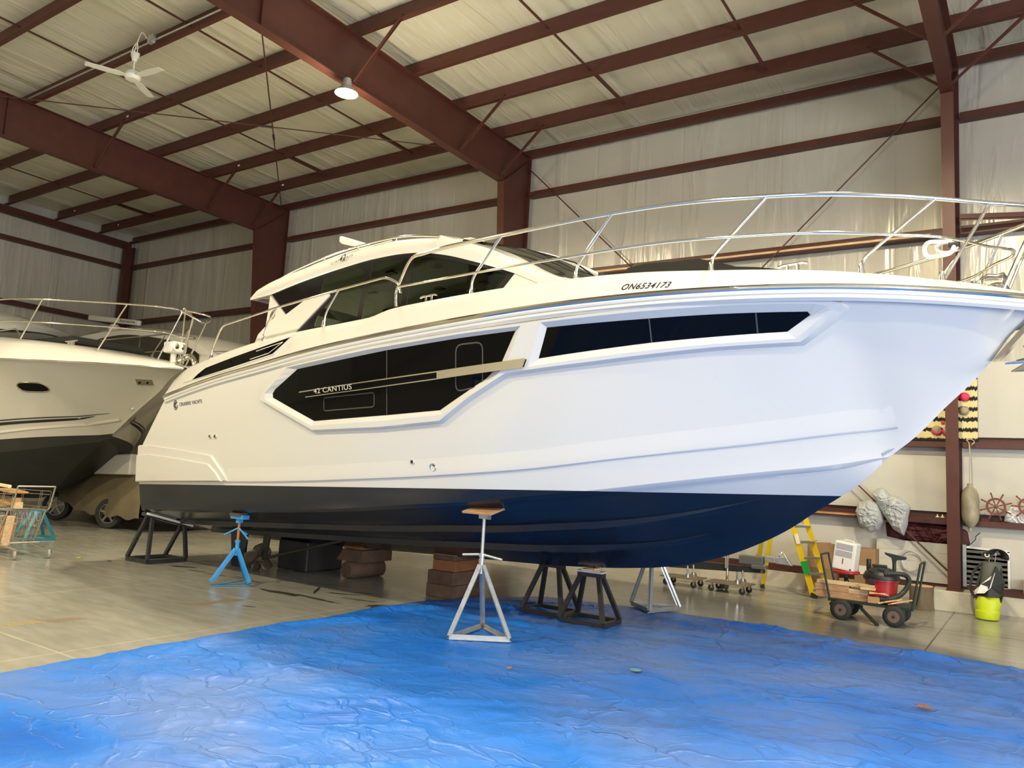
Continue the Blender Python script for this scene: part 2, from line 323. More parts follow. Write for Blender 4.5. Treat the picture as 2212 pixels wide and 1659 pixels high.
# ---- high-bay lamps
GLOW = bpy.data.materials.new('lamp_glow'); GLOW.use_nodes = True; _e = GLOW.node_tree.nodes; _b = _e['Principled BSDF']; _b.inputs['Emission Color'].default_value = (1, .86, .5, 1); _b.inputs['Emission Strength'].default_value = 60; _b.inputs['Base Color'].default_value = (1, 1, 1, 1)
def lamp(x, y, z, label):
    zt = 7.33+SL*(12-y)
    t = thing('high_bay_lamp', label, 'ceiling lamp', (x, y, z))
    MB().lathe([(.0, .22), (.06, .22), (.075, .12), (.08, .1)], (x, y, z), n=20).build('ballast_housing', GALV, t, smooth=40)
    MB().lathe([(.07, .11), (.10, .08), (.17, .0), (.175, -.012), (.165, -.01), (.09, .075), (.06, .1)], (x, y, z), n=28).build('dome_reflector', GALV, t, smooth=40)
    MB().lathe([(.0, -.03), (.08, -.025), (.15, .0), (.0, .01)], (x, y, z), n=24).build('lens', GLOW, t, smooth=60)
    MB().tube([(x, y, z+.22), (x, y, max(zt, z+.25))], .008, 6).tube(arc((x-.03, y, max(zt, z+.25)-.02), .03, 0, pi*1.5, 8, 'y'), .006, 6).build('hanger_hook', DARKST, t)
    l = bpy.data.lights.new('lamp_light', 'SPOT'); l.spot_size = rad(172); l.spot_blend = .35; l.energy = LAMP_W*4; l.color = LAMP_C; l.shadow_soft_size = .16
    o = bpy.data.objects.new('lamp_light', l); COL.objects.link(o); o.parent = t; o.location = (0, 0, -.06)
    l = bpy.data.lights.new('lamp_spill', 'POINT'); l.energy = LAMP_W*.45; l.color = LAMP_C; l.shadow_soft_size = .2
    o = bpy.data.objects.new('lamp_spill', l); COL.objects.link(o); o.parent = t; o.location = (0, 0, -.12)
    return t
for i, (x, y, z) in enumerate(LAMPS):
    lamp(x, y, z, 'lit high-bay lamp hanging under the middle roof beam' if i == 0 else 'lit high-bay lamp above the hall, ' + ['', 'under the right roof beam by the bow', 'under the middle roof beam above the tarp', 'under the right roof beam over the open floor', 'under the far roof beam over the left yacht stern', 'beyond the right edge over the open floor', 'furthest from the long wall under the far beam'][i])
# ---- conduit, box and ceiling fan
tag(MB().tube([(-23, 6.50, 8.28), (-8.9, 6.50, 8.28)], .014, 8).build('conduit', GALV), 'grey steel conduit clipped along the fifth purlin', 'conduit')
t = thing('junction_box', 'grey square junction box on the conduit above the fan', 'junction box', (-11.9, 6.46, 8.27)); MB().box((-11.9, 6.45, 8.27), (.13, .07, .13)).build('box', GALV, t, bevel=.005); MB().box((-11.9, 6.41, 8.27), (.10, .006, .10)).build('cover', GALV, t)
fx, fy = -12.35, 6.45
t = thing('ceiling_fan', 'white three-blade ceiling fan hanging from a purlin', 'ceiling fan', (fx, fy, 7.7))
WHITEP = mat('white_enamel', (.80, .80, .74), .35)
MB().lathe([(.0, 8.16), (.07, 8.15), (.065, 8.1), (.035, 8.0), (.0, 7.99)], (fx, fy, 0), n=18).build('canopy', WHITEP, t, smooth=40)
MB().tube([(fx, fy, 8.02), (fx, fy, 7.78)], .013, 8).build('downrod', WHITEP, t)
MB().lathe([(.0, 7.84), (.09, 7.82), (.13, 7.76), (.13, 7.72), (.10, 7.68), (.0, 7.67)], (fx, fy, 0), n=24).build('motor', WHITEP, t, smooth=40)
for k in range(3):
    a = 2.2+k*2*pi/3; c, s = cos(a), sin(a); P = []
    for r, w in ((.12, .03), (.2, .07), (.45, .075), (.7, .06)): P.append((fx+c*r-s*w, fy+s*r+c*w, 7.735)); 
    for r, w in ((.7, .06), (.45, .075), (.2, .07), (.12, .03)): P.append((fx+c*r+s*w, fy+s*r-c*w, 7.725))
    MB().prism(P, (0, 0, 0), (0, 0, .008)).build('blade', WHITEP, t)
MB().tube(smoothpath([(-11.95, 6.4, 8.27), (-12.05, 6.36, 8.38), (-12.15, 6.35, 8.2), (-12.2, 6.34, 8.02), (-12.24, 6.34, 8.14), (-12.1, 6.33, 8.2), (-12.2, 6.4, 8.12), (-12.33, 6.44, 8.15)], 6), .008, 6).build('cord', WHITEP, t)
# ---------------------------------------------------------------- yacht hull form (boat frame: s aft to bow, t to starboard, h up)
def pchip(xs, ys):
    n = len(xs); h = [xs[i+1]-xs[i] for i in range(n-1)]; d = [(ys[i+1]-ys[i])/h[i] for i in range(n-1)]; m = [0.0]*n
    for i in range(1, n-1):
        if d[i-1]*d[i] > 0: w1 = 2*h[i]+h[i-1]; w2 = h[i]+2*h[i-1]; m[i] = (w1+w2)/(w1/d[i-1]+w2/d[i])
    m[0] = d[0]; m[-1] = d[-1]
    def f(x):
        if x <= xs[0]: return ys[0]+m[0]*(x-xs[0])
        if x >= xs[-1]: return ys[-1]+m[-1]*(x-xs[-1])
        i = 0
        while xs[i+1] < x: i += 1
        t = (x-xs[i])/h[i]
        return (2*t**3-3*t*t+1)*ys[i]+(t**3-2*t*t+t)*h[i]*m[i]+(3*t*t-2*t**3)*ys[i+1]+(t**3-t*t)*h[i]*m[i+1]
    return f
bs = pchip([0, 1.5, 3, 5, 6.5, 7.7, 8.5, 9.2, 9.8, 10.3, 10.7, 11.05, 11.2, 11.32], [1.86, 1.95, 2.0, 2.03, 2.02, 1.95, 1.83, 1.63, 1.36, 1.04, .70, .36, .19, .03])
bc = pchip([0, 2, 5, 6.5, 7.5, 8.2, 8.8, 9.3, 9.7, 9.98], [1.60, 1.68, 1.70, 1.63, 1.46, 1.22, .92, .60, .30, 0])
hs = pchip([0, 1.49, 2.65, 3.73, 4.58, 5.83, 6.76, 7.6, 8.6, 9.5, 10.5, 11.05, 11.32], [2.05, 2.273, 2.412, 2.50, 2.57, 2.626, 2.65, 2.668, 2.67, 2.664, 2.642, 2.621, 2.61])
hc = pchip([0, .4, 3.345, 4.94, 5.86, 6.64, 7.04, 7.75, 8.47, 9.14, 9.55, 9.98], [.73, .735, .809, .867, .928, .975, 1.018, 1.092, 1.19, 1.285, 1.342, 1.437])
hst = pchip([9.98, 10.178, 10.437, 10.662, 10.768, 11.02, 11.2, 11.32], [1.437, 1.592, 1.851, 2.068, 2.191, 2.491, 2.60, 2.605])
sst = pchip([1.437, 1.592, 1.851, 2.068, 2.191, 2.491, 2.61], [9.98, 10.178, 10.437, 10.662, 10.768, 11.02, 11.32])
hk = pchip([0, 5, 6.3, 6.8, 7.64, 8.06, 8.45, 8.87, 9.13, 9.3, 9.61, 9.73, 9.98], [.30, .28, .275, .283, .331, .391, .492, .661, .801, .918, 1.118, 1.2, 1.437])
hd = pchip([.9, 1.33, 1.63, 2.04, 2.6, 3.42, 4.11, 5.3, 5.63, 5.82, 6.75, 7.5, 8.35, 9.04, 9.76, 10.47, 10.76, 11.05, 11.25], [2.40, 2.541, 2.66, 2.725, 2.79, 2.855, 2.878, 2.89, 2.94, 2.951, 2.957, 2.952, 2.93, 2.885, 2.841, 2.777, 2.749, 2.70, 2.67])
def clamp(x, a=0, b=1): return a if x < a else b if x > b else x
def tside(s, h):
    if s < 9.98: lo, bl = hc(s), bc(s)
    else: lo, bl = hst(s), 0.0
    v = (h-lo)/max(hs(s)-lo, 1e-3); p = .72 if s < 5 else .72+.45*clamp((s-5)/5)
    return bl+(bs(s)-bl)*(v**p if v > 0 else v)
def tcap(s, h):   # the curved deck moulding above the rub rail
    k = (h-hs(s))/max(hd(s)-hs(s), .02); P = ((-.5, 0), (.02, 0), (.2, .03), (.62, .10), (.93, .15), (.985, .17), (1, .20))
    for i in range(len(P)-1):
        if k <= P[i+1][0] or i == len(P)-2: return bs(s)-(P[i][1]+(P[i+1][1]-P[i][1])*clamp((k-P[i][0])/(P[i+1][0]-P[i][0])))*min(1, bs(s)/.3)
cb = pchip([0, 5, 6.3, 7.0, 7.6, 8.3], [1.50, 1.50, 1.46, 1.36, 1.22, 1.0])
def tcab(s, h): return cb(s)-.24*(h-2.9)
YO = V((-10.95, 8.07, 0)); ya, yb = rad(-3.8), rad(2.6)
YS = V((cos(ya)*cos(yb), sin(ya)*cos(yb), sin(yb))); YT = V((sin(ya), -cos(ya), 0)); YU = YS.cross(YT)*-1
if YU.z < 0: YU = -YU
YM = Matrix(((YS.x, -YT.x, YU.x, YO.x), (YS.y, -YT.y, YU.y, YO.y), (YS.z, -YT.z, YU.z, YO.z), (0, 0, 0, 1)))
yacht = thing('motor_yacht', 'large white motor yacht with navy bottom raised on stands over a blue tarp', 'yacht', world=False); yacht.matrix_world = YM
def L(s, t, h): return V((s, -t, h))
def W3(s, t, h): return YM @ L(s, t, h)
tbl = lambda p: pchip([a for a, _ in p], [b for _, b in p])
# topsides: u along, v up
def top_pt(u, v):
    sl = .4+(9.98-.4)*u; su = 1.45+(11.32-1.45)*u; hl = hc(sl); hu = hs(su)
    s = sl+(su-sl)*v; h = hl+(hu-hl)*v
    h0 = hc(.4)+(hs(1.45)-hc(.4))*v; edge = (.4+.17*clamp((h0-.735)/.8)) if h0 < 1.55 else .57+(h0-1.55)*(1.45-.57)/(2.27-1.55)
    hN = 1.437+(2.61-1.437)*v
    s += (1-u)**4*(edge-(.4+1.05*v)) + u**6*(sst(hN)-(9.98+1.34*v))
    if u == 1: return (s, 0.0, hN)
    return (s, max(tside(s, h), 0), h)
NU, NV = 110, 22
rows = {}
for sg in (1, -1):
    rows[sg] = [[L(*(lambda q: (q[0], sg*q[1], q[2]))(top_pt(1-(1-i/NU)**1.25, j/NV))) for j in range(NV+1)] for i in range(NU+1)]
hull = MB()
for sg in (1, -1): hull.grid(rows[sg])
# bottom with a flat chine and slight hollow
def bot_pt(s, f):   # f = 0 keel .. 1 chine
    B = bc(s); k = hk(s); c = hc(s)-.035*clamp(B/.3); e = max(1-.08/max(B, .08), 0)
    if f > .93: return (B*(e+(1-e)*(f-.93)/.07), c+(hc(s)-c)*((f-.93)/.07)**3)
    return (B*e*f/.93, k+(c-k)*(f/.93)**(1.0+.12*clamp((s-6)/3)))
NB = 26; bott = MB()
for sg in (1, -1):
    g = []
    for i in range(NU+1):
        u = 1-(1-i/NU)**1.25; s = .4+(9.98-.4)*u; g.append([L(s, sg*bot_pt(s, j/NB)[0], bot_pt(s, j/NB)[1]) for j in range(NB+1)])
    bott.grid(g)
WL = 1.093
hm = hull.build('hull', [GEL, BOTTOM], yacht, smooth=30); me = hm.data
bm = bmesh.new(); bm.from_mesh(me)
bmesh.ops.bisect_plane(bm, geom=bm.verts[:]+bm.edges[:]+bm.faces[:], plane_co=(0, 0, WL), plane_no=(0, 0, 1), dist=1e-5)
for f in bm.faces: f.material_index = 1 if f.calc_center_median().z < WL else 0
bm.to_mesh(me); bm.free()
bo = bott.build('bottom', [GEL, BOTTOM], yacht, smooth=30); me = bo.data
bm = bmesh.new(); bm.from_mesh(me)
bmesh.ops.bisect_plane(bm, geom=bm.verts[:]+bm.edges[:]+bm.faces[:], plane_co=(0, 0, WL), plane_no=(0, 0, 1), dist=1e-5)
for f in bm.faces: f.material_index = 1 if f.calc_center_median().z < WL else 0
bm.to_mesh(me); bm.free(); bo['label'] = 'navy painted bottom with a white forefoot above the waterline'; hm['label'] = 'glossy white hull side'
# transom
P = [top_pt(0, j/NV) for j in range(NV+1)]
tr = MB(); tr.grid([[L(a, b, c) for a, b, c in P], [L(a, 0, c) for a, b, c in P], [L(a, -b, c) for a, b, c in P]]).add([L(.4, 1.6, .735), L(.4, 0, .30), L(.4, -1.6, .735), L(.4, 0, .735)], [(0, 1, 3), (1, 2, 3)]); tr.build('transom', GEL, yacht)
def swept(name, line, prof, m, sides=(1, -1), fn=tside, parent=yacht, sm=35):
    for sg in sides:
        o = MB().grid([[L(s, sg*(fn(s, h+dh)+dt), h+dh) for dt, dh in prof] for s, h in line]).build(name, m, parent, smooth=sm)
    return o
def line(f, a, b, n): return [(a+(b-a)*i/n, f(a+(b-a)*i/n)) for i in range(n+1)]
edge = line(hs, 1.42, 11.28, 120)
fb = lambda s, h: bs(s)
swept('rub_rail', edge, [(0, .032), (.022, .028), (.034, .012), (.034, -.006), (.022, -.018), (0, -.02)], STEEL, fn=fb)
swept('sheer_moulding', edge, [(.02, -.012), (.026, -.03), (.02, -.045), (.006, -.052), (.014, -.068), (.012, -.078), (-.02, -.10)], GEL, fn=fb)
kn = tbl([(2.9, 1.14), (3.48, 1.143), (5.62, 1.193), (7.11, 1.27), (8.23, 1.397), (9.06, 1.504), (9.68, 1.605), (10.1, 1.68)])
swept('spray_knuckle', line(kn, 2.8, 10.08, 80), [(-.004, -.012), (.018, 0), (.019, .012), (.012, .06), (-.004, .20)], GEL)
swept('chine_lip', line(hc, .45, 9.9, 90), [(-.05, -.03), (.016, -.004), (.018, .012), (-.003, .06)], BOTTOM, fn=lambda s, h: bc(s)+.002) if 0 else None
# spray strakes on the bottom
def strake(f0, f1, s0, s1):
    for sg in (1, -1):
        g = []; b = MB()
        for i in range(71):
            u = i/70; s = s0+(s1-s0)*u; f = f0+(f1-f0)*u**2; k = .062*min(1, (1-u)*6+.05); q = []
            for df, dn in ((-.06, 0), (-.02, -k*.8), (.014, -k), (.018, 0)):
                t, h = bot_pt(s, clamp(f+df, 0, .93)); q.append(L(s, sg*t, h+dn-.002))
            g.append(q)
        b.grid(g).build('spray_strake', BOTTOM, yacht, smooth=20)
strake(.66, .62, .6, 9.0); strake(.36, .34, .6, 8.5)
# ---- drape helpers: outlines given in the side elevation (s, h)
def inside(p, poly):
    c = False; n = len(poly)
    for i in range(n):
        a, b = poly[i], poly[i-1]
        if (a[1] > p[1]) != (b[1] > p[1]) and p[0] < (b[0]-a[0])*(p[1]-a[1])/(b[1]-a[1]+1e-12)+a[0]: c = not c
    return c
def dens(poly, st=.12):
    out = []
    for i in range(len(poly)):
        a, b = poly[i], poly[(i+1) % len(poly)]; n = max(1, int(hypot(a[0]-b[0], a[1]-b[1])/st)); out += [(a[0]+(b[0]-a[0])*k/n, a[1]+(b[1]-a[1])*k/n) for k in range(n)]
    return out
def rnd(poly, r=.03, n=3):
    out = []
    for i in range(len(poly)):
        a, b, c = V(poly[i-1]), V(poly[i]), V(poly[(i+1) % len(poly)]); q = min(r, (a-b).length*.4, (c-b).length*.4); s0 = b+(a-b).normalized()*q; s1 = b+(c-b).normalized()*q
        out += [tuple(s0.lerp(b, k/n).lerp(b.lerp(s1, k/n), k/n)) for k in range(n+1)]
    return out
def inset(poly, d):   # shrink (d>0) an outline
    n = len(poly); A = sum(poly[i-1][0]*poly[i][1]-poly[i][0]*poly[i-1][1] for i in range(n)); sg = 1 if A > 0 else -1; out = []
    for i in range(n):
        a, b, c = V(poly[i-1]), V(poly[i]), V(poly[(i+1) % n]); u = (b-a).normalized(); w = (c-b).normalized(); n1 = V((-u.y, u.x))*sg; n2 = V((-w.y, w.x))*sg
        m = n1+n2; m = m/max(m.length_squared/2, .4) if m.length > .2 else n1; out.append(tuple(b+m*d))
    return out
def patch(mb, outline, fn, off, holes=(), st=.12, sides=(1,)):
    pts = [V(p) for p in outline]; loops = [list(range(len(pts)))]
    for hh in holes:
        k = len(pts); pts += [V(p) for p in hh]; loops.append(list(range(k, len(pts))))
    edges = [(l[i-1], l[i]) for l in loops for i in range(len(l))]
    x0, x1 = min(p[0] for p in outline), max(p[0] for p in outline); y0, y1 = min(p[1] for p in outline), max(p[1] for p in outline)
    allp = list(pts); x = x0+st/2
    while x < x1:
        y = y0+st/2
        while y < y1:
            if inside((x, y), outline) and not any(inside((x, y), hh) for hh in holes) and min((p-V((x, y))).length for p in allp[:len(pts)]) > st*.35: pts.append(V((x, y)))
            y += st
        x += st
    vs, es, fs, *_ = delaunay_2d_cdt(pts, edges, [], 0, 1e-6)
    keep = []
    for f in fs:
        c = sum((vs[i] for i in f), V((0, 0)))/len(f)
        if inside(c, outline) and not any(inside(c, hh) for hh in holes): keep.append(tuple(f))
    for sg in sides: mb.add([L(v.x, sg*(fn(v.x, v.y)+off), v.y) for v in vs], keep)
    return mb
def strip(mb, a, oa, b, ob, fn, sides=(1,)):   # band between two outlines with the same number of points
    n = len(a)
    for sg in sides:
        mb.add([L(p[0], sg*(fn(*p)+oa), p[1]) for p in a]+[L(p[0], sg*(fn(*p)+ob), p[1]) for p in b], [(i, (i+1) % n, n+(i+1) % n, n+i) for i in range(n)])
    return mb
def resamp(poly, n, start=None):
    P = poly+[poly[0]]; d = [0]
    for i in range(len(poly)): d.append(d[-1]+hypot(P[i+1][0]-P[i][0], P[i+1][1]-P[i][1]))
    out = []; j = 0
    for k in range(n):
        x = d[-1]*k/n
        while d[j+1] < x: j += 1
        t = (x-d[j])/(d[j+1]-d[j]+1e-9); out.append((P[j][0]+(P[j+1][0]-P[j][0])*t, P[j][1]+(P[j+1][1]-P[j][1])*t))
    return out
def stroke(mb, pts, w, fn, off, sides=(1,)):   # flat line draped on the surface
    for i in range(len(pts)-1):
        a, b = V(pts[i]), V(pts[i+1]); n = max(1, int((b-a).length/.15)); u = (b-a).normalized(); m = V((-u.y, u.x))*w/2
        for k in range(n):
            p, q = a.lerp(b, k/n), a.lerp(b, (k+1)/n)
            for sg in sides: mb.add([L(r.x, sg*(fn(r.x, r.y)+off), r.y) for r in (p-m, q-m, q+m, p+m)], [(0, 1, 2, 3)])
    return mb
def lettering(name, txt, s0, h0, s1, h1, height, fn, off, m, shear=0, parent=yacht, mapf=None, bold=0, xs=None):
    cu = bpy.data.curves.new('t', 'FONT'); cu.body = txt; cu.shear = shear; cu.offset = bold; cu.space_character = 1.08; ob = bpy.data.objects.new('t', cu); COL.objects.link(ob)
    bpy.context.view_layer.update(); ev = ob.evaluated_get(bpy.context.evaluated_depsgraph_get()); me = bpy.data.meshes.new_from_object(ev)
    vx = [v.co.copy() for v in me.vertices]; fs = [tuple(p.vertices) for p in me.polygons]; bpy.data.objects.remove(ob); bpy.data.meshes.remove(me)
    x0, x1 = min(v.x for v in vx), max(v.x for v in vx); y0, y1 = min(v.y for v in vx), max(v.y for v in vx)
    b = MB(); out = []
    for v in vx:
        a = (v.x-x0)/(x1-x0); c = (v.y-y0)/(y1-y0)*height
        if mapf: out.append(mapf(a, c)); continue
        s = s0+(s1-s0)*a; h = h0+(h1-h0)*a+c; out.append(L(s, fn(s, h)+off, h))
    b.add(out, fs); return b.build(name, m, parent)
# ---- raised window surround with two sunken window bays
plateau = [(4.173, 2.444), (5.545, 2.533), (7.304, 2.562), (8.0, 2.578), (8.6, 2.59), (9.222, 2.594), (9.771, 2.596), (9.88, 2.592), (9.95, 2.57), (9.98, 2.53), (9.95, 2.485), (9.62, 2.268), (9.03, 2.238), (8.5, 2.197), (8.032, 2.161), (7.228, 2.112), (6.811, 1.925), (6.425, 1.714), (5.623, 1.68), (4.571, 1.684), (3.663, 2.065), (3.645, 2.11), (3.665, 2.155), (3.938, 2.33)]
glass1 = [(4.353, 2.39), (5.786, 2.464), (6.731, 2.488), (7.362, 2.497), (7.169, 2.231), (6.992, 2.105), (6.409, 1.838), (5.71, 1.82), (4.586, 1.805), (4.196, 1.965), (3.871, 2.101), (3.868, 2.15), (3.92, 2.194)]
open1 = [(4.187, 2.412), (5.54, 2.486), (6.75, 2.515), (7.447, 2.525), (7.248, 2.22), (7.086, 2.081), (6.463, 1.792), (5.71, 1.762), (4.579, 1.748), (4.15, 1.92), (3.761, 2.084), (3.757, 2.15), (3.87, 2.22)]
glass2 = [(7.683, 2.495), (8.585, 2.498), (9.1, 2.503), (9.364, 2.503), (9.707, 2.503), (9.719, 2.482), (9.675, 2.454), (9.537, 2.367), (9.057, 2.343), (8.55, 2.315), (7.553, 2.243)]
open2 = [(7.65, 2.534), (8.55, 2.548), (9.1, 2.552), (9.4, 2.552), (9.78, 2.547), (9.85, 2.532), (9.855, 2.505), (9.59, 2.314), (9.041, 2.284), (8.524, 2.251), (7.45, 2.172)]
LIFT = .045
pd = dens(plateau, .1); pin = inset(pd, .022); b = MB()
strip(b, pd, -.002, pin, LIFT, tside); o1 = dens(open1); o2 = dens(open2)
patch(b, pin, tside, LIFT, (o1, o2), .11)
b.build('window_surround', GEL, yacht, smooth=25)
for nm, op, gl in (('aft', open1, glass1), ('forward', open2, glass2)):
    b = MB(); n = len(op); A, B = [], []
    for i in range(n):
        k = max(1, int(hypot(op[i][0]-op[(i+1) % n][0], op[i][1]-op[(i+1) % n][1])/.12))
        for q in range(k): A.append(tuple(V(op[i]).lerp(V(op[(i+1) % n]), q/k))); B.append(tuple(V(gl[i]).lerp(V(gl[(i+1) % n]), q/k)))
    strip(b, A, LIFT, B, .006, tside); b.build('window_reveal', GEL, yacht)
    w = patch(MB(), dens(gl), tside, .008, (), .1).build('hull_window', BLACKG, yacht, smooth=60); w['label'] = 'black glass hull window, the %s one' % nm
    b = MB()
    for ln in (([(5.786, 2.46), (5.71, 1.825)],) if nm == 'aft' else ([(8.58, 2.495), (8.556, 2.318)], [(9.364, 2.5), (9.338, 2.36)])): stroke(b, ln, .011, tside, .0095)
    b.build('seam', mat('sealant_grey', (.06, .06, .06), .5), w)
SEAL = bpy.data.materials['sealant_grey']
DIM = mat('dim_portlight', (.012, .014, .013), .08, coat=.4)
b = MB(); pr = rnd([(4.779, 2.045), (5.56, 2.055), (5.543, 1.912), (4.763, 1.906)], .03); strip(b, dens(pr), .013, dens(inset(pr, .014)), .013, tside) if 0 else stroke(b, pr+[pr[0]], .012, tside, .0105); b.build('portlight_frame', SEAL, yacht)
b = MB(); pr = rnd([(6.691, 2.43), (7.0, 2.43), (6.94, 2.04), (6.627, 2.0)], .07); stroke(b, pr+[pr[0]], .014, tside, .0105); b.build('portlight_frame', SEAL, yacht)
# plate trim bar laid across the aft window
top = [(4.426, 2.122), (5.375, 2.157), (6.468, 2.191), (7.457, 2.236)]; bot = [(4.53, 2.062), (5.368, 2.085), (6.459, 2.125), (7.418, 2.172)]
ol = dens(top+bot[::-1], .12); b = patch(MB(), ol, tside, LIFT+.016, (), .1); strip(b, ol, LIFT+.016, ol, LIFT-.012, tside)
tb = b.build('trim_bar', BLACKG, yacht); tb['label'] = 'dark trim bar with bright edges'
b = MB(); stroke(b, top, .012, tside, LIFT+.020); stroke(b, bot, .010, tside, LIFT+.020); patch(b, dens([(6.468, 2.191), (7.457, 2.236), (7.418, 2.172), (6.459, 2.125)], .1), tside, LIFT+.019, (), .1)
b.build('bright_edge', STEEL, tb)
SILV = mat('silver_lettering', (.75, .74, .70), .3, .6); DKLET = mat('dark_lettering', (.02, .015, .05), .4)
lettering('model_lettering', '42 CANTIUS', 4.69, 2.088, 5.30, 2.098, .055, tside, LIFT+.026, SILV, bold=.012)
lettering('registration_lettering', 'ON6534173', 8.365, 2.750, 8.77, 2.730, .060, tcap, .005, DKLET, shear=.35, bold=.014)
lettering('maker_lettering', 'CRUISERS YACHTS', 1.785, 2.117, 2.343, 2.130, .045, tside, .004, DKLET, bold=.01)
def emblem(s, h, r, fn, parent=yacht, k=1.0):
    b = MB()
    C = [(s+k*r*cos(a)*.8, h+r*sin(a)) for a in [2*pi*i/28 for i in range(28)]]
    stroke(b, C[2:28]+[C[0]], r*.2, fn, .004); C2 = [(s+k*r*.5*cos(a), h+r*.55*sin(a)) for a in [pi*.25+1.5*pi*i/16 for i in range(17)]]; stroke(b, C2, r*.22, fn, .0045)
    stroke(b, [(s-.45*r, h+.7*r), (s, h+.1*r), (s+.5*r, h+.7*r)], r*.2, fn, .005); stroke(b, [(s, h+.1*r), (s, h-.75*r)], r*.2, fn, .005)
    return b.build('round_emblem', DKLET, parent)
emblem(1.684, 2.137, .058, tside)
# through-hull fittings
def fitting(s, h, r, fn=tside):
    dh_ = (fn(s, h+.02)-fn(s, h-.02))/.04; nx = V((0, -1, -dh_)).normalized(); p = L(s, fn(s, h)+.004, h); b = MB(); b.lathe([(r*.55, -.01), (r*.62, .008), (r*.9, .012), (r, .004), (r, -.005)], p, nx, 20); f = b.build('through_hull_fitting', STEEL, yacht, smooth=40)
    MB().lathe([(0, .004), (r*.6, .004)], p, nx, 16).build('outlet_hole', RUB, f)
for s, h, r in ((2.487, 1.70, .026), (2.605, 1.699, .026), (5.984, 1.351, .024), (6.24, 1.295, .045)): fitting(s, h, r)
b = MB(); pr = [(.673+.028*cos(a), 1.22+.06*sin(a)) for a in [2*pi*i/16 for i in range(16)]]; patch(b, pr, tside, .02, (), .1); strip(b, pr, .02, inset(pr, -.01), -.004, tside); b.build('stern_fairlead', STEEL, yacht)
b = MB(); pr = [(9.96, 1.45), (10.0, 1.53), (9.99, 1.47)]; b.tube([L(9.93, .06, 1.455), L(10.03, 0, 1.53)], .02, 8).tube([L(9.93, -.06, 1.455), L(10.03, 0, 1.53)], .02, 8); b.build('bow_eye', STEEL, yacht)
# moulded quarter panels at the stern
mo = [(.585, 1.637), (.956, 1.633), (1.746, 1.558), (2.494, 1.47), (2.671, 1.305), (2.85, 1.135)]
mi = [(.564, 1.505), (.938, 1.51), (1.729, 1.441), (2.451, 1.362), (2.611, 1.25), (2.713, 1.133)]
for nm, pl, o0, o1_ in (('a', mo, 0, .028), ('b', mi, .028, .05)):
    ol = dens(pl+[(.45, 1.12)], .12); q = inset(ol, .016)
    for sg in (1, -1): b = MB(); strip(b, ol, o0-.003, q, o1_, tside, (sg,)); patch(b, q, tside, o1_, (), .12, (sg,)); b.build('quarter_moulding', GEL, yacht, smooth=25)
# ---- deck cap, deck, side decks
SD = [1.33+(11.30-1.33)*i/100 for i in range(101)]
b = MB()
for sg in (1, -1): b.grid([[L(s, sg*(bs(s)-d*min(1, bs(s)/.3)), hs(s)*(1-k)+hd(s)*k) for d, k in ((0, .02), (.03, .2), (.10, .62), (.15, .93), (.17, .985), (.20, 1.0), (.24, .985), (.27, .93))] for s in SD])
b.add([L(1.33, 0, 2.1), L(1.33, 1.9, 2.27), L(1.33, 1.75, 2.54), L(1.33, 0, 2.54), L(1.33, -1.9, 2.27), L(1.33, -1.75, 2.54)], [(0, 1, 2, 3), (0, 3, 5, 4)])
b.build('deck_cap', GEL, yacht, smooth=40)
DECKS = [s for s in SD if s > 7.2]
b = MB(); b.grid([[L(s, f*max(bs(s)-.26, .0), hd(s)-.045*min(1, bs(s)/.3)+.10*(1-f*f)*min(1, bs(s))) for f in [k/6-1 for k in range(13)]] for s in DECKS])
for sg in (1, -1): b.grid([[L(s, sg*(bs(s)-.26), hd(s)-.045), L(s, sg*(cb(min(s, 8.3))-.05), hd(s)-.03)] for s in SD if s < 7.4])
b.grid([[L(s, -1.5, 2.25 if s < 3.2 else 2.6), L(s, 1.5, 2.25 if s < 3.2 else 2.6)] for s in (1.33, 2.2, 3.19, 3.21, 5, 7.3)]); b.build('deck', GELS, yacht, smooth=30)
# aft quarter vent window in the bulwark
vo = [(1.80, 2.43), (1.93, 2.53), (2.1, 2.625), (2.815, 2.714), (3.495, 2.786), (4.12, 2.835), (3.872, 2.607), (2.857, 2.493)]
vg = [(2.03, 2.455), (2.13, 2.53), (2.258, 2.595), (2.95, 2.684), (3.502, 2.748), (4.03, 2.810), (3.81, 2.622), (2.834, 2.520)]
b = MB(); o0 = inset(vo, -.012); strip(b, o0, -.004, vo, .016, tcap); strip(b, vo, .016, vg, .004, tcap); b.build('vent_surround', GEL, yacht)
w = patch(MB(), dens(vg), tcap, .006, (), .1).build('quarter_window', BLACKG, yacht); stroke(MB(), [(3.35, 2.60), (3.72, 2.64), (3.92, 2.76), (3.4, 2.70)], .012, tcap, .008).build('window_mullion', GEL, w)
b = MB().box(L(1.52, 1.78, 2.50), (.16, .05, .03)).tube([L(1.46, 1.80, 2.45), L(1.46, 1.80, 2.52)], .018, 8).tube([L(1.58, 1.80, 2.47), L(1.58, 1.80, 2.53)], .018, 8); b.build('stern_cleat', STEEL, yacht)
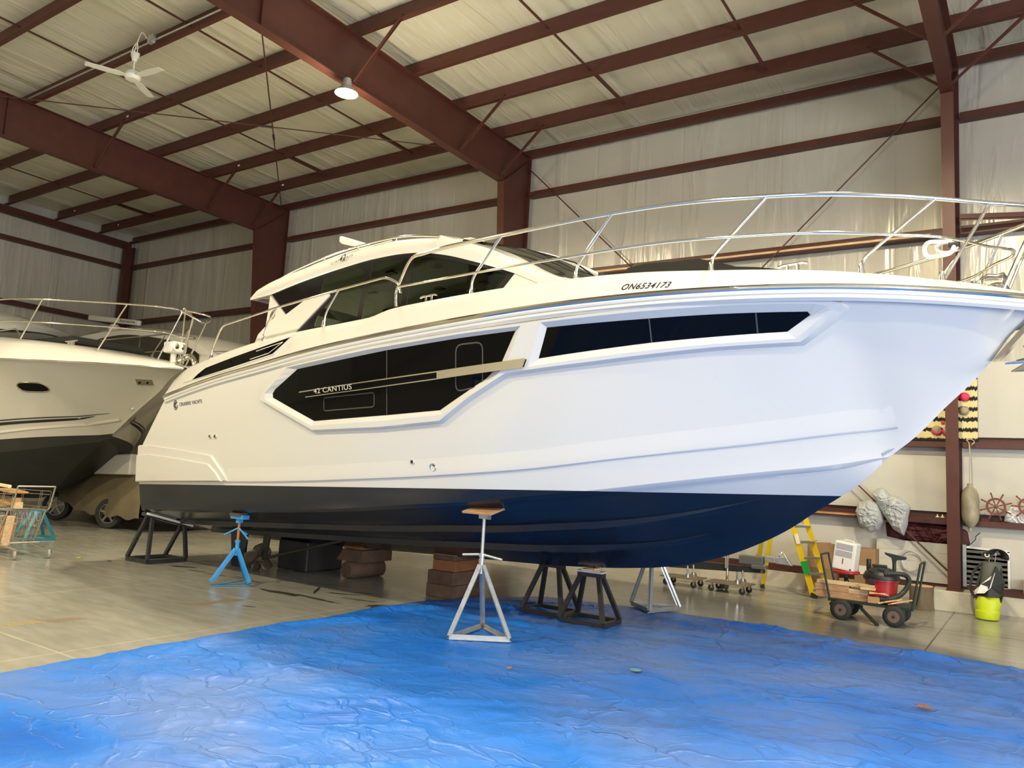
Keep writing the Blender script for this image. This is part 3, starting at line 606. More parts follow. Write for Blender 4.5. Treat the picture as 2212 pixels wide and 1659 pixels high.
# ---- cabin
GLS = bpy.data.materials.new('tinted_cabin_glass'); GLS.use_nodes = True; nt = GLS.node_tree; nt.nodes.clear()
tr_ = N(nt, 'ShaderNodeBsdfTransparent'); tr_.inputs[0].default_value = (.30, .40, .32, 1); gl_ = N(nt, 'ShaderNodeBsdfGlossy'); gl_.inputs['Roughness'].default_value = .02; gl_.inputs[0].default_value = (.9, 1, .95, 1)
fr = N(nt, 'ShaderNodeFresnel'); fr.inputs[0].default_value = 1.5; ms = N(nt, 'ShaderNodeMixShader'); ou = N(nt, 'ShaderNodeOutputMaterial')
nt.links.new(fr.outputs[0], ms.inputs[0]); nt.links.new(tr_.outputs[0], ms.inputs[1]); nt.links.new(gl_.outputs[0], ms.inputs[2]); nt.links.new(ms.outputs[0], ou.inputs[0])
wtop = [(2.80, 3.621), (3.27, 3.685), (3.792, 3.735), (4.229, 3.765), (4.65, 3.782), (5.035, 3.772), (5.448, 3.731), (5.889, 3.625), (6.307, 3.479), (6.68, 3.336), (6.86, 3.262)]
wt = tbl(wtop)
black = wtop+[(6.77, 3.13), (6.6, 2.93), (3.56, 2.93), (3.597, 3.004), (3.863, 3.262), (4.075, 3.40), (4.06, 3.43), (4.006, 3.446), (3.621, 3.424), (3.273, 3.261)]
P1 = rnd([(3.875, 3.69), (4.612, 3.728), (4.693, 3.04), (4.152, 3.0), (3.915, 3.02), (3.927, 3.152), (4.12, 3.36), (4.11, 3.45), (3.86, 3.47)], .04)
P2a = rnd([(4.727, 3.735), (5.319, 3.69), (5.367, 3.374), (4.758, 3.387)], .03); P2b = rnd([(4.762, 3.341), (5.372, 3.322), (5.386, 3.0), (4.776, 3.0)], .03)
P3 = rnd([(5.424, 3.680), (5.682, 3.632), (6.232, 3.462), (6.577, 3.335), (6.738, 3.275), (6.77, 3.229), (6.707, 3.172), (6.6, 3.0), (5.478, 3.0)], .03)
FRM = mat('black_window_frame', (.006, .006, .007), .12, coat=.5)
for sg in (1, -1): patch(MB(), dens(black, .15), tcab, .012, [dens(p, .2) for p in (P1, P2a, P2b, P3)], .2, (sg,)).build('cabin_window_frame', FRM, yacht)
for p in (P1, P2a, P2b, P3, P1, P2a, P2b, P3): _s = 1 if p not in locals().get('_done', []) else -1; _done = locals().get('_done', [])+[p]; patch(MB(), dens(p, .2), tcab, .006, (), .25, (_s,)).build('cabin_window', GLS, yacht)
# white side pillar and lower cabin side
pil = [(2.80, 3.60), (3.037, 3.43), (3.272, 3.262), (3.621, 3.424), (4.006, 3.446), (4.065, 3.43), (4.08, 3.40), (3.597, 3.004), (3.5, 2.85), (2.72, 2.75), (2.78, 3.05), (2.90, 3.15), (2.86, 3.35)]
pf = dens(pil, .15)
for sg in (1, -1): b = MB(); patch(b, pf, tcab, .03, (), .15, (sg,)); strip(b, pf, .03, pf, -.05, tcab, (sg,)); patch(b, pf, tcab, -.05, (), .3, (sg,)); b.build('side_pillar', GEL, yacht, smooth=30)
emblem(2.99, 3.30, .062, lambda s, h: tcab(s, h)+.03)
fw = [(6.86, 3.262), (7.0, 3.25), (7.6, 3.1), (7.7, 2.88), (6.55, 2.88), (6.6, 2.95), (6.77, 3.13)]
tc2 = lambda s, h: tcab(s, h)
for sg in (1, -1): patch(MB(), fw, tc2, .01, (), .15, (sg,)).build('cabin_side_forward', GEL, yacht)
patch(MB(), [(3.2, 2.55), (6.7, 2.55), (6.7, 2.95), (3.2, 2.95)], tcab, -.01, (), .3, (1,)).build('cabin_side_lower', GEL, yacht)
patch(MB(), [(3.2, 2.55), (6.7, 2.55), (6.7, 2.95), (3.2, 2.95)], tcab, -.01, (), .3, (-1,)).build('cabin_side_lower', GEL, yacht)
# roof: side band and cambered top
re_ = tbl([(2.33, 3.79), (2.6, 3.86), (3.109, 3.925), (3.794, 3.985), (4.44, 4.012), (4.809, 4.01), (5.288, 3.965), (5.734, 3.885), (6.1, 3.80), (6.4, 3.69), (6.785, 3.49), (7.05, 3.34), (7.3, 3.2)])
def wt2(s): return wt(s) if s > 2.8 else 3.621-(2.8-s)*.02
b = MB(); b2 = []
for s in [2.33+(6.06-2.33)*i/50 for i in range(51)]:
    e = re_(s); w_ = min(wt2(s)-.006, e-.05); lip = clamp((s-2.33)/.3); T = tcab(s, w_); r = []
    for f, hh in ((T-.06, w_+.005), (T+.02, w_), (T+.022, w_+.02), (tcab(s, e)-.02, e-.045), (tcab(s, e)-.05, e-.012), (tcab(s, e)-.11, e), (.85, e+.05), (.4, e+.105), (0, e+.12)): r.append((f, hh))
    full = [L(s, f, hh) for f, hh in r]+[L(s, -f, hh) for f, hh in r[-2::-1]]; b2.append(full)
b.grid(b2); b.f.append(tuple(range(len(b2[0])))); b.mi.append(0); b.build('roof', GEL, yacht, smooth=40)
LIN = mat('cabin_headliner', (.50, .50, .45), .7)
b = MB(); b.grid([[L(s, f*(tcab(s, wt2(s))-.05), min(wt2(s), re_(s)-.06)+.0+.09*(1-f*f)) for f in (-1, -.6, -.2, .2, .6, 1)] for s in [2.5+(6.2-2.5)*i/20 for i in range(21)]]); b.build('headliner', LIN, yacht)
b = MB()
for s, t in ((4.4, .7), (4.4, -.2), (5.1, .6), (5.1, -.3), (5.6, .2), (3.6, .3)): b.box(L(s, t, wt2(s)+.035), (.11, .11, .02))
b.build('ceiling_spotlights', DARKST, yacht)
# A pillar band and windscreen
nc = [(5.80, 3.93), (6.127, 3.79), (6.376, 3.689), (6.585, 3.591), (6.784, 3.475), (7.018, 3.334), (7.30, 3.20), (7.60, 3.05)]
wlo = lambda s: wt(s) if s < 6.86 else 3.262-(s-6.86)*.5
b = MB()
for sg in (1, -1):
    g = []
    for i in range(31):
        s = 5.75+1.75*i/30; hn = tbl(nc)(s); lo = min(wlo(s)-.005, hn-.06); A = tcab(s, lo)+.02; Bt = max(tcab(s, hn)-.30, .5)
        g.append([L(s, sg*A, lo), L(s, sg*(A-.015), lo+.45*(hn-lo)), L(s, sg*(A-.08), lo+.8*(hn-lo)), L(s, sg*(Bt+.03), hn-.005), L(s, sg*Bt, hn)])
    MB().grid(g).build('windscreen_pillar', GEL, yacht, smooth=35)
rim = tbl([(5.55, 4.10), (5.9, 4.02), (6.3, 3.90), (6.7, 3.72), (7.0, 3.555), (7.3, 3.385), (7.7, 3.15), (8.0, 2.98)]); ncf = tbl(nc)
WSG = mat('dark_windscreen', (.02, .025, .022), .05, coat=.5)
b = MB(); fr_ = MB(); g = []
for i in range(29):
    u = i/28; sn = 5.85+1.35*u; sc_ = 5.6+2.25*u; hn = ncf(sn); hcn = rim(sc_); Bn = max(tcab(sn, hn)-.30, .5); r = []
    for k in range(13):
        f = k/6-1; a = 1-f*f; r.append(L(sn+(sc_-sn)*a, -f*Bn, hn+(hcn-hn)*a**.8-.012))
    g.append(r)
b.grid(g).build('windscreen', WSG, yacht, smooth=60)
fr_.tube([p[6]+V((0, 0, .01)) for p in g], .022, 8).tube([p for p in g[0]], .03, 6).tube([p for p in g[-1]], .02, 6); fr_.build('windscreen_frame', GEL, yacht, smooth=50)
MB().tube([g[20][4], g[17][4]+V((.0, 0, .05)), g[10][3]], .010, 6).tube([g[20][8], g[17][8]+V((0, 0, .05)), g[10][7]], .010, 6).box(g[20][5]+V((0, 0, .03)), (.07, .1, .05)).build('wiper', BLKP, yacht)
# interior: sole, helm seat, lounge, dash
INT = mat('interior_upholstery', (.30, .29, .25), .6); DKI = mat('interior_dark', (.03, .03, .03), .5)
MB().box(L(4.35, .35, 3.05), (.45, .55, .7)).build('helm_seat', DKI, yacht, bevel=.06); MB().box(L(5.7, .3, 3.0), (.8, 1.6, .6)).build('dash', DKI, yacht, bevel=.08); MB().box(L(4.6, -.9, 2.9), (2.2, .6, .55)).box(L(4.6, -1.2, 3.1), (2.2, .15, .5)).build('lounge_seat', INT, yacht, bevel=.05)
# foredeck cover, hatch, cleats, windlass
b = MB(); CV = mat('black_canvas', (.008, .009, .009), .8)
pr = tbl([(7.78, 3.10), (7.8, 3.31), (8.05, 3.33), (8.32, 3.30), (8.55, 3.29), (8.78, 3.22), (8.95, 3.15), (9.15, 3.11), (9.3, 3.07), (9.6, 3.00)])
b.grid([[L(s, t, 2.85 if abs(t) > .79 else pr(s)-.03*(t/.7)**2) for t in (-.8, -.78, -.72, -.4, 0, .4, .72, .78, .8)] for s in (7.78, 7.79, 7.85, 8.05, 8.2, 8.32, 8.45, 8.6, 8.78, 8.95, 9.15, 9.3, 9.45, 9.6)]); b.f.append(tuple(range(9))); b.mi.append(0); b.build('sunpad_cover', CV, yacht, smooth=50)
def cleat(s, t, h): MB().tube([L(s-.12, t, h+.075), L(s-.08, t, h+.085), L(s+.08, t, h+.085), L(s+.12, t, h+.075)], .011, 8).tube([L(s-.04, t, h), L(s-.04, t, h+.08)], .013, 8).tube([L(s+.04, t, h), L(s+.04, t, h+.08)], .013, 8).build('deck_cleat', STEEL, yacht, smooth=40)
cleat(6.10, bs(6.1)-.27, 2.955); cleat(9.56, bs(9.56)-.36, 2.86)
b = MB().lathe([(0, .07), (.03, .065), (.045, .03), (.05, 0)], L(9.95, .62, 2.86), n=12); b.build('deck_light', GEL, yacht, smooth=40)
b = MB().lathe([(0, .1), (.07, .1), (.09, .05), (.085, 0)], L(10.86, .0, 2.72), n=16).tube([L(10.73, 0, 2.84), L(10.76, 0, 2.86), L(10.80, 0, 2.875), L(10.86, 0, 2.87), L(10.90, 0, 2.87), L(10.93, 0, 2.86)], [.02, .05, .06, .05, .062, .02], 14).tube([L(10.66, 0, 2.78), L(10.72, .0, 2.84), L(10.8, 0, 2.88)], .03, 8).lathe([(.0, .18), (.05, .17), (.055, .1), (.075, .05), (.075, 0)], L(10.72, .05, 2.70), n=14); b.build('windlass', STEEL, yacht, smooth=40, bevel=.01)
# anchor and its plate under the pulpit
b = MB().prism([L(10.79, 0, 2.20), L(11.06, 0, 2.51), L(11.10, 0, 2.49), L(10.90, 0, 2.27), L(10.84, 0, 2.21)], V((0, -.06, 0)), V((0, .06, 0))); b.build('anchor_plate', STEEL, yacht)
b = MB().prism([L(11.0, 0, 2.30), L(11.5, 0, 2.52), L(11.55, 0, 2.44), L(11.08, 0, 2.20)], V((0, -.02, 0)), V((0, .02, 0)))
b.add([L(10.89, .22, 2.14), L(11.12, 0, 2.23), L(11.35, .10, 2.20), L(11.2, .24, 2.13)], [(0, 1, 2, 3)]).add([L(10.89, -.22, 2.14), L(11.12, 0, 2.23), L(11.35, -.10, 2.20), L(11.2, -.24, 2.13)], [(0, 1, 2, 3)])
b.build('anchor', STEEL, yacht, solid=.012); MB().box(L(11.3, 0, 2.62), (.5, .22, .08)).build('bow_roller', STEEL, yacht, bevel=.01)
# ---- rails
def rt(s): return bs(s)-.10*min(1, bs(s)/.4)
ends = [(6.0, 3.40), (6.18, 3.425), (6.5, 3.44), (7.14, 3.435), (7.72, 3.44), (8.26, 3.45), (8.85, 3.452), (9.46, 3.442), (9.85, 3.435), (10.22, 3.42), (10.55, 3.405), (10.85, 3.39)]
NEARTOP = [L(s, rt(s), h) for s, h in ends]+[L(11.08, rt(11.0)*.8, 3.385), L(11.22, .10, 3.38)]
FARTOP = [V((p.x, -p.y, p.z)) for p in NEARTOP[::-1]]
e1 = [L(5.704, bs(5.7)-.2, 2.97), L(5.70, bs(5.7)-.2, 3.12), L(5.76, bs(5.7)-.2, 3.24)]
allp = e1+NEARTOP+FARTOP+[V((p.x, -p.y, p.z)) for p in e1[::-1]]
MB().tube(smoothpath(allp, 5), .0185, 10).build('bow_rail_top', STEEL, yacht, smooth=60)
mids = [(5.80, 3.14), (6.87, 3.128), (7.71, 3.125), (8.56, 3.14), (9.17, 3.135), (9.78, 3.13), (10.28, 3.106), (10.6, 3.095)]
NM = [L(s, rt(s)-.02, h) for s, h in mids]+[L(10.82, .30, 3.088), L(10.93, .16, 3.085), L(10.985, .05, 3.09)]
MB().tube(smoothpath(NM+[V((p.x, -p.y, p.z)) for p in NM[::-1]], 5), .0125, 8).build('bow_rail_middle', STEEL, yacht, smooth=60)
def post(base, low, top_s, top_h):
    for sg in (1, -1):
        b0 = L(base, sg*(bs(base)-.2*min(1, bs(base)/.5)), hd(base)-.02); m1 = L(low[0], sg*(bs(low[0])-.19*min(1, bs(base)/.5)), low[1]); tp = L(top_s, sg*rt(top_s), top_h)
        b = MB().tube(bend([b0, m1, tp], .12), .0145, 8); p = b.build('rail_post', STEEL, yacht, smooth=60)
        MB().lathe([(.03, 0), (.028, .02), (.02, .05), (.017, .09), (.0, .09)], b0, (0, 0, 1), 12).build('post_base', STEEL, p, smooth=50)
for a in ((6.722, (6.735, 3.10), 7.14, 3.43), (7.867, (7.885, 3.06), 8.255, 3.445), (9.021, (9.035, 3.0), 9.465, 3.435), (10.051, (10.066, 2.93), 10.55, 3.40), (10.55, (10.60, 2.85), 10.88, 3.385)): post(*a)
MB().tube(bend([L(10.9, .12, 2.75), L(11.03, .09, 3.05), L(11.2, .12, 3.38)], .1), .012, 8).tube(bend([L(10.9, -.12, 2.75), L(11.03, -.09, 3.05), L(11.2, -.12, 3.38)], .1), .012, 8).build('pulpit_strut', STEEL, yacht)
MB().tube([L(11.18, .12, 3.36), L(11.19, .12, 3.62)], .02, 8).build('light_mast', STEEL, yacht)
ar = [(2.204, 2.75), (2.22, 2.88), (2.42, 3.155), (3.073, 3.194), (3.658, 3.232), (4.707, 3.272), (5.55, 3.303), (5.74, 3.20), (5.77, 3.10)]
for sg in (1, -1): MB().tube(bend([L(s, sg*(bs(s)-.19), h) for s, h in ar], .09), .0145, 8).build('aft_rail', STEEL, yacht, smooth=60)
for sg in (1, -1):
    for a in (((3.395, 2.85), (3.42, 3.02), (3.63, 3.225)), ((4.551, 2.88), (4.575, 3.04), (4.78, 3.27)), ((2.204, 2.72), (2.21, 2.8), (2.22, 2.87))):
        p = MB().tube(bend([L(s, sg*(bs(s)-.19), h) for s, h in a], .1), .0125, 8).build('rail_post', STEEL, yacht, smooth=60)
        MB().lathe([(.03, 0), (.028, .02), (.02, .05), (.017, .08), (.0, .08)], L(a[0][0], sg*(bs(a[0][0])-.19), a[0][1]), (0, 0, 1), 12).build('post_base', STEEL, p, smooth=50)
rr_ = [(2.45, 3.90), (2.876, 3.99), (3.525, 4.065), (4.178, 4.10), (4.864, 4.085), (5.3, 4.02), (5.56, 3.965)]
for sg in (1, -1):
    MB().tube(smoothpath([L(s, sg*(tcab(s, 4)-.16), h) for s, h in rr_], 5), .012, 8).build('roof_rail', STEEL, yacht, smooth=60)
    for s, h in ((2.876, 3.98), (3.525, 4.055), (4.178, 4.09), (4.864, 4.075), (5.56, 3.96)): MB().tube([L(s, sg*(tcab(s, 4)-.16), re_(s)-.02), L(s, sg*(tcab(s, 4)-.16), h)], .009, 8).build('rail_stanchion', STEEL, yacht)
b = MB().tube(smoothpath([L(2.3, .95, 3.93), L(2.9, .9, 4.06), L(3.7, .85, 4.17), L(4.5, .8, 4.2)], 5), .012, 8).tube([L(2.45, .95, 3.84), L(2.43, .95, 3.97)], .01, 6).lathe([(0, 0), (.03, .02), (.05, .1)], L(2.5, .85, 3.99), (1, 0, .2), 10).tube([L(2.4, .9, 4.0), L(2.75, .86, 4.05)], .018, 8); b.build('roof_hailer', STEEL, yacht, smooth=50)
for sg in (1,):
    b = MB(); b.grid([[L(3.0+.62*u, .35+x*.06*(1.2-.5*u), 4.60-.22*u+z*(.055-.02*u)) for x, z in ((-1, -.6), (-1, .6), (-.5, 1), (.5, 1), (1, .6), (1, -.6), (.5, -1), (-.5, -1), (-1, -.6))] for u in (0, .03, .3, .7, 1)]); b.f.append(tuple(range(8))); b.mi.append(0)
    b.box(L(3.5, .3, 4.26), (.25, .2, .3)); b.build('radar_scanner', GEL, yacht, smooth=50)
lettering('roof_lettering', 'CANTIUS', 3.93, 3.845, 4.33, 3.895, .03, lambda s, h: tcab(s, h), .024, DKLET); lettering('roof_lettering', '42', 4.09, 3.852, 4.20, 3.865, .085, lambda s, h: tcab(s, h), .026, DKLET, bold=.02)
# sterngear under the hull
BRZ = mat('dull_bronze', (.13, .10, .065), .5, .4); DBZ = mat('dark_bronze', (.03, .028, .025), .5, .3)
for t in (.62, -.62):
    sh = MB().tube([L(1.75, t, .05), L(3.6, t, .42)], .022, 10); sh.build('propeller_shaft', DBZ, yacht)
    p = MB().lathe([(.0, -.09), (.03, -.08), (.05, 0), (.045, .08), (.03, .1)], L(1.85, t, .07), (1, 0, .19), 16); pr_ = p.build('propeller', BRZ, yacht, smooth=40)
    for k in range(4):
        a0 = k*pi/2+.4; g = []
        for i in range(6):
            r = .05+.20*i/5; w_ = .10*sin(pi*(.18+.80*i/5))+.01; tw = 1.1-.5*i/5; g.append([L(1.85+x*w_*cos(tw), t+cos(a0)*r-sin(a0)*x*w_*sin(tw)*1.3, .07+sin(a0)*r+cos(a0)*x*w_*sin(tw)*1.3) for x in (-1, -.5, 0, .5, 1)])
        MB().grid(g).build('blade', BRZ, pr_, smooth=60, solid=.012)
    MB().prism([L(1.15, t, .44), L(1.55, t, .42), L(1.50, t, -.12), L(1.22, t, -.12)], V((0, -.02, 0)), V((0, .02, 0))).build('rudder', BOTTOM, yacht, bevel=.008)
    MB().prism([L(1.95, t, .45), L(2.1, t, .44), L(2.02, t, .08), L(1.92, t, .08)], V((0, -.012, 0)), V((0, .012, 0))).build('shaft_strut', DBZ, yacht)
MB().box(L(.25, 1.2, .72), (.35, .5, .015)).build('trim_tab', BOTTOM, yacht); 
# rope coil clipped on the bow rail
cc = W3(10.55, rt(10.55)-.05, 3.06)
t = thing('hose_coil', 'white looped hose hooked on the middle bow rail', 'hose', cc)
MB().tube([cc+V((.10*cos(a), .02*sin(2*a), .065*sin(a)+.008*sin(3*a)-.05)) for a in [2*pi*i/28 for i in range(28)]], .017, 8, closed=True).tube([cc+V((.07*cos(a)+.05, .05, .04*sin(a)-.03)) for a in [2*pi*i/28 for i in range(28)]], .012, 8, closed=True).build('loop', PLASW, t, smooth=60)
MB().tube([cc+V((.07, 0, -.03)), cc+V((.13, .02, -.02))], .022, 8).build('clip', BLKP, t)
# ---------------------------------------------------------------- second yacht (x measured along the hall, y centre 8.0)
q_st = pchip([-16.94, -16.42, -15.75, -15.18, -14.54, -13.74, -13.2, -12.52, -12.40], [.52, .74, 1.19, 1.53, 1.87, 2.34, 2.63, 3.03, 3.05])
q_sx = pchip([.52, .74, 1.19, 1.53, 1.87, 2.34, 2.63, 3.03, 3.05], [-16.94, -16.42, -15.75, -15.18, -14.54, -13.74, -13.2, -12.52, -12.40])
q_b = pchip([-20, -17, -15.2, -14.2, -13.6, -13.0, -12.6, -12.40], [2.15, 2.1, 1.9, 1.42, 1.06, .62, .24, .02])
q_bc = pchip([-20, -17.5, -16.3, -15.6, -15.1, -14.8], [1.75, 1.65, 1.30, .85, .36, .0])
q_hc = pchip([-20, -17.5, -16.3, -15.6, -14.8], [1.10, 1.22, 1.38, 1.52, 1.73])
q_hk = pchip([-20, -18, -16.94, -16.42, -15.75, -15.18, -14.8], [.46, .47, .52, .74, 1.19, 1.53, 1.73])
def q_t(x, z):
    if x < -14.8: lo, bl = q_hc(x), q_bc(x)
    else: lo, bl = q_st(x), 0
    v = (z-lo)/max(3.05-lo, 1e-3); p = .75+.5*clamp((x+17)/3.5)
    return bl+(q_b(x)-bl)*(v**p if v > 0 else v)
C2 = 8.0
yy = thing('motor_yacht', 'cream sport yacht with oval portlights and charcoal bottom, bow behind the big yacht stern', 'yacht', (-16, C2, 0))
def Q(x, t, z, c=C2): return V((x, c-t, z))
def split_wl(o, f, mi=1):   # everything under the painted waterline takes the second material
    me = o.data; bm = bmesh.new(); bm.from_mesh(me); ox = o.parent.location.x; p0 = V((0, 0, f(ox))); k = f(ox+1)-f(ox)
    bmesh.ops.bisect_plane(bm, geom=bm.verts[:]+bm.edges[:]+bm.faces[:], plane_co=p0, plane_no=V((-k, 0, 1)), dist=1e-5)
    for fc in bm.faces: c = fc.calc_center_median(); fc.material_index = mi if c.z < p0.z+k*c.x else 0
    bm.to_mesh(me); bm.free()
wl2 = lambda x: 1.88+.155*(x+14.54)
DBOT = mat('charcoal_bottom_paint', (.022, .022, .020), .5, var=.25, vs=2)
xs = [-20+(5.2)*i/40 for i in range(41)]
for sg in (1, -1):
    b = MB(); g = []
    for i in range(121):
        u = i/120; xl = -20+5.2*u; xu = -20+7.6*u; r = []
        for j in range(25):
            v = j/24; zl = q_hc(xl); z = zl+(3.05-zl)*v; x = xl+(xu-xl)*v
            if u > 0: zN = 1.73+1.32*v; x += u**5*(q_sx(zN)-(-14.8+2.4*v))
            r.append(Q(x, sg*(0 if i == 120 else max(q_t(x, z), 0)), z))
        g.append(r)
    split_wl(b.grid(g).build('hull_side', [GELS, DBOT], yy, smooth=30), wl2)
    b = MB().grid([[Q(x, sg*q_bc(x)*k, q_hk(x)+(q_hc(x)-q_hk(x))*k**1.1) for k in (0, .25, .5, .75, 1)] for x in xs]); split_wl(b.build('bottom', [GELS, DBOT], yy, smooth=30), wl2)
    b = MB().grid([[Q(x, sg*(q_b(x)+dt), 3.05+dz) for dt, dz in ((0, .014), (.018, .012), (.024, 0), (.018, -.012), (0, -.016))] for x in [-20+7.58*i/60 for i in range(61)]]); b.build('rub_rail', STEEL, yy, smooth=40)
    q_d = pchip([-20, -16, -15.4, -14.5, -13.6, -13.0, -12.5], [3.6, 3.54, 3.49, 3.415, 3.29, 3.22, 3.10])
    b = MB().grid([[Q(x, sg*max(q_b(x)-d*min(1, q_b(x)/.6), 0), 3.05+(q_d(x)-3.05)*k) for d, k in ((0, 0), (.06, .35), (.2, .75), (.45, 1), (1.0, 1.08), (3, 1.1))] for x in [-20+7.58*i/60 for i in range(61)]]); b.build('deck', GEL, yy, smooth=40)
def Qd(pts, off, m, name, parent=yy):
    cx_ = sum(p[0] for p in pts)/len(pts); cz_ = sum(p[1] for p in pts)/len(pts); n = len(pts)
    return MB().grid([[Q(cx_+(pts[i % n][0]-cx_)*f, q_t(cx_+(pts[i % n][0]-cx_)*f, cz_+(pts[i % n][1]-cz_)*f)+off, cz_+(pts[i % n][1]-cz_)*f) for i in range(n+1)] for f in (.01, .35, .7, 1)]).build(name, m, parent)
BLKS = mat('black_hull_stripe', (.01, .01, .012), .3)
for lo_e, hi_e in (([(-18.5, 1.59), (-15.87, 1.985), (-15.06, 2.108), (-14.27, 2.238)], [(-18.5, 1.61), (-15.88, 2.003), (-15.06, 2.125), (-14.27, 2.244)]), ([(-18.5, 1.49), (-15.92, 1.903), (-14.99, 2.061), (-14.54, 2.172)], [(-18.5, 1.56), (-15.88, 1.957), (-15.19, 2.065), (-14.54, 2.178)])):
    lf_, hf_ = tbl(lo_e), tbl(hi_e); x1 = lo_e[-1][0]
    for sg in (1, -1): MB().grid([[Q(x, sg*(q_t(x, z)+.012), z) for z in (lf_(x), (lf_(x)+hf_(x))/2, hf_(x))] for x in [-18.5+(x1+18.5)*i/60 for i in range(61)]]).build('hull_stripe', BLKS, yy)
PF = mat('bronze_tint_trim', (.30, .28, .22), .2, .7)
for dx in (0, -.78):
    c = (-14.985+dx, 2.615); pl = [(c[0]+.215*abs(cos(a))**.62*(1 if cos(a) > 0 else -1), c[1]+.074*abs(sin(a))**.8*(1 if sin(a) > 0 else -1)+.02*cos(a)) for a in [2*pi*i/24 for i in range(24)]]
    b = MB(); b.tube([Q(x, q_t(x, z)+.008, z) for x, z in pl], .013, 8, closed=True); fr = b.build('portlight_frame', PF, yy, smooth=60)
    Qd(pl, .012, BLACKG, 'portlight_glass', fr)
b = MB(); lp = [(-13.27, 2.842), (-13.06, 2.850), (-13.13, 2.762), (-13.35, 2.752)]; b.prism([Q(x, q_t(x, z), z) for x, z in lp], (0, -.02, 0), (0, .01, 0)); o = b.build('docking_light', PF, yy, bevel=.006)
for c in ((-13.26, 2.80), (-13.15, 2.806)): MB().lathe([(0, .004), (.032, .0)], Q(c[0], q_t(*c)+.024, c[1]), (.3, -1, 0), 14).build('lens', BLACKG, o)
MB().lathe([(0, .02), (.03, .012), (.045, 0)], Q(-13.86, q_t(-13.86, 2.354), 2.354), (.3, -1, 0), 14).build('through_hull_fitting', STEEL, yy, smooth=40)
# knuckle line
MB().grid([[Q(x, q_t(x, z+dz)+dt, z+dz) for dt, dz in ((-.004, -.015), (.024, 0), (.022, .010), (-.008, .06))] for x, z in [(-18.5+.1*i, 1.245+.204*(.1*i)) for i in range(44)]]).build('spray_knuckle', GELS, yy)
# rails
top = [(-19, 4.22), (-15.7, 4.19), (-14.73, 4.175), (-13.83, 4.166), (-13.37, 4.16), (-13.0, 4.155), (-12.65, 4.13)]
for nm, ln, cl, tip, r, dd in (('rail_top', top, .25, [(-12.3, .30, 4.05), (-12.1, .16, 3.93), (-12.03, .0, 3.86)], .017, 0), ('rail_middle', [(-19, 3.84), (-15.72, 3.80), (-14.74, 3.765), (-13.69, 3.74), (-13.0, 3.712)], .3, [(-12.7, .30, 3.68), (-12.5, .15, 3.62), (-12.42, 0, 3.6)], .012, 0)):
    nr = [Q(x, q_b(x)-cl, z) for x, z in ln]+[Q(x, t, z) for x, t, z in tip]; fr2 = [V((p.x, 2*C2-p.y, p.z)) for p in nr[-2::-1]]
    MB().tube(smoothpath(nr+fr2, 5), r, 8).build(nm, STEEL, yy, smooth=60)
for xb, xt in ((-15.17, -14.71), (-13.82, -13.36), (-16.6, -16.1), (-12.95, -12.62)):
    for sg in (1, -1): MB().tube([Q(xb, sg*(q_b(xb)-.36), q_d(xb)), Q(xt, sg*(q_b(xt)-.25), 4.165)], .014, 8).build('rail_post', STEEL, yy, smooth=60)
for sg in (1, -1): MB().tube([Q(-12.50, sg*.05, 3.12), Q(-12.13, sg*.14, 3.93)], .015, 8).build('pulpit_strut', STEEL, yy, smooth=60)
o = MB().tube([Q(-14.75, .95, 3.50), Q(-14.35, .95, 3.50)], .015, 8).box(Q(-14.62, .95, 3.45), (.05, .04, .1)).box(Q(-14.48, .95, 3.45), (.05, .04, .1)).build('deck_cleat', STEEL, yy)
b = MB().box((-12.85, 8.02, 3.46), (.30, .26, .20)).box((-12.72, 8.02, 3.46), (.06, .3, .17)); sl = b.build('search_light', PLASW, yy, bevel=.03)
for dy in (-.065, .065): MB().lathe([(0, .01), (.05, .004), (.06, -.01)], (-12.69, 8.02+dy, 3.47), (1, -.3, 0), 14).build('lens', STEEL, sl)
MB().lathe([(.05, 0), (.05, .2)], (-12.85, 8.02, 3.18), n=10).build('light_stem', PLASW, yy)
b = MB().tube(smoothpath([(-12.62, 8, 3.22), (-12.3, 8, 3.28), (-12.15, 8, 3.1), (-12.28, 8, 2.8)], 5), .05, 8); b.build('anchor', STEEL, yy, smooth=60)
# windscreen and hardtop of the second yacht
b = MB(); g = []
for i in range(14):
    f = i/6.5-1; a = 1-f*f
    g.append([V((-18.3+1.75*a, 8-f*1.25, 3.50)), V((-19.0+1.65*a, 8-f*1.18, 3.86)), V((-19.6+1.5*a, 8-f*1.12, 4.12))])
b.grid(g).build('windscreen', WSG, yy, smooth=60)
b = MB(); g = []
for i in range(14):
    f = i/6.5-1; a = 1-f*f
    g.append([V((-19.4+1.75*a, 8-f*1.35, 3.98)), V((-19.35+1.85*a, 8-f*1.38, 4.06)), V((-19.6+1.5*a, 8-f*1.25, 4.22)), V((-20.4+.9*a, 8-f*.9, 4.55)), V((-22, 8-f*.6, 4.75))])
b.grid(g).build('hardtop', GEL, yy, smooth=50)
MB().box((-16.1, 8.0, 3.60), (2.2, 1.5, .14)).build('foredeck_cover', CV, yy, bevel=.05)
b = MB().tube(bend([(-17.4, 6.75, 3.55), (-17.3, 6.75, 3.75), (-16.2, 6.8, 3.78), (-15.9, 6.8, 3.6)], .1), .013, 8); b.build('grab_rail', STEEL, yy)
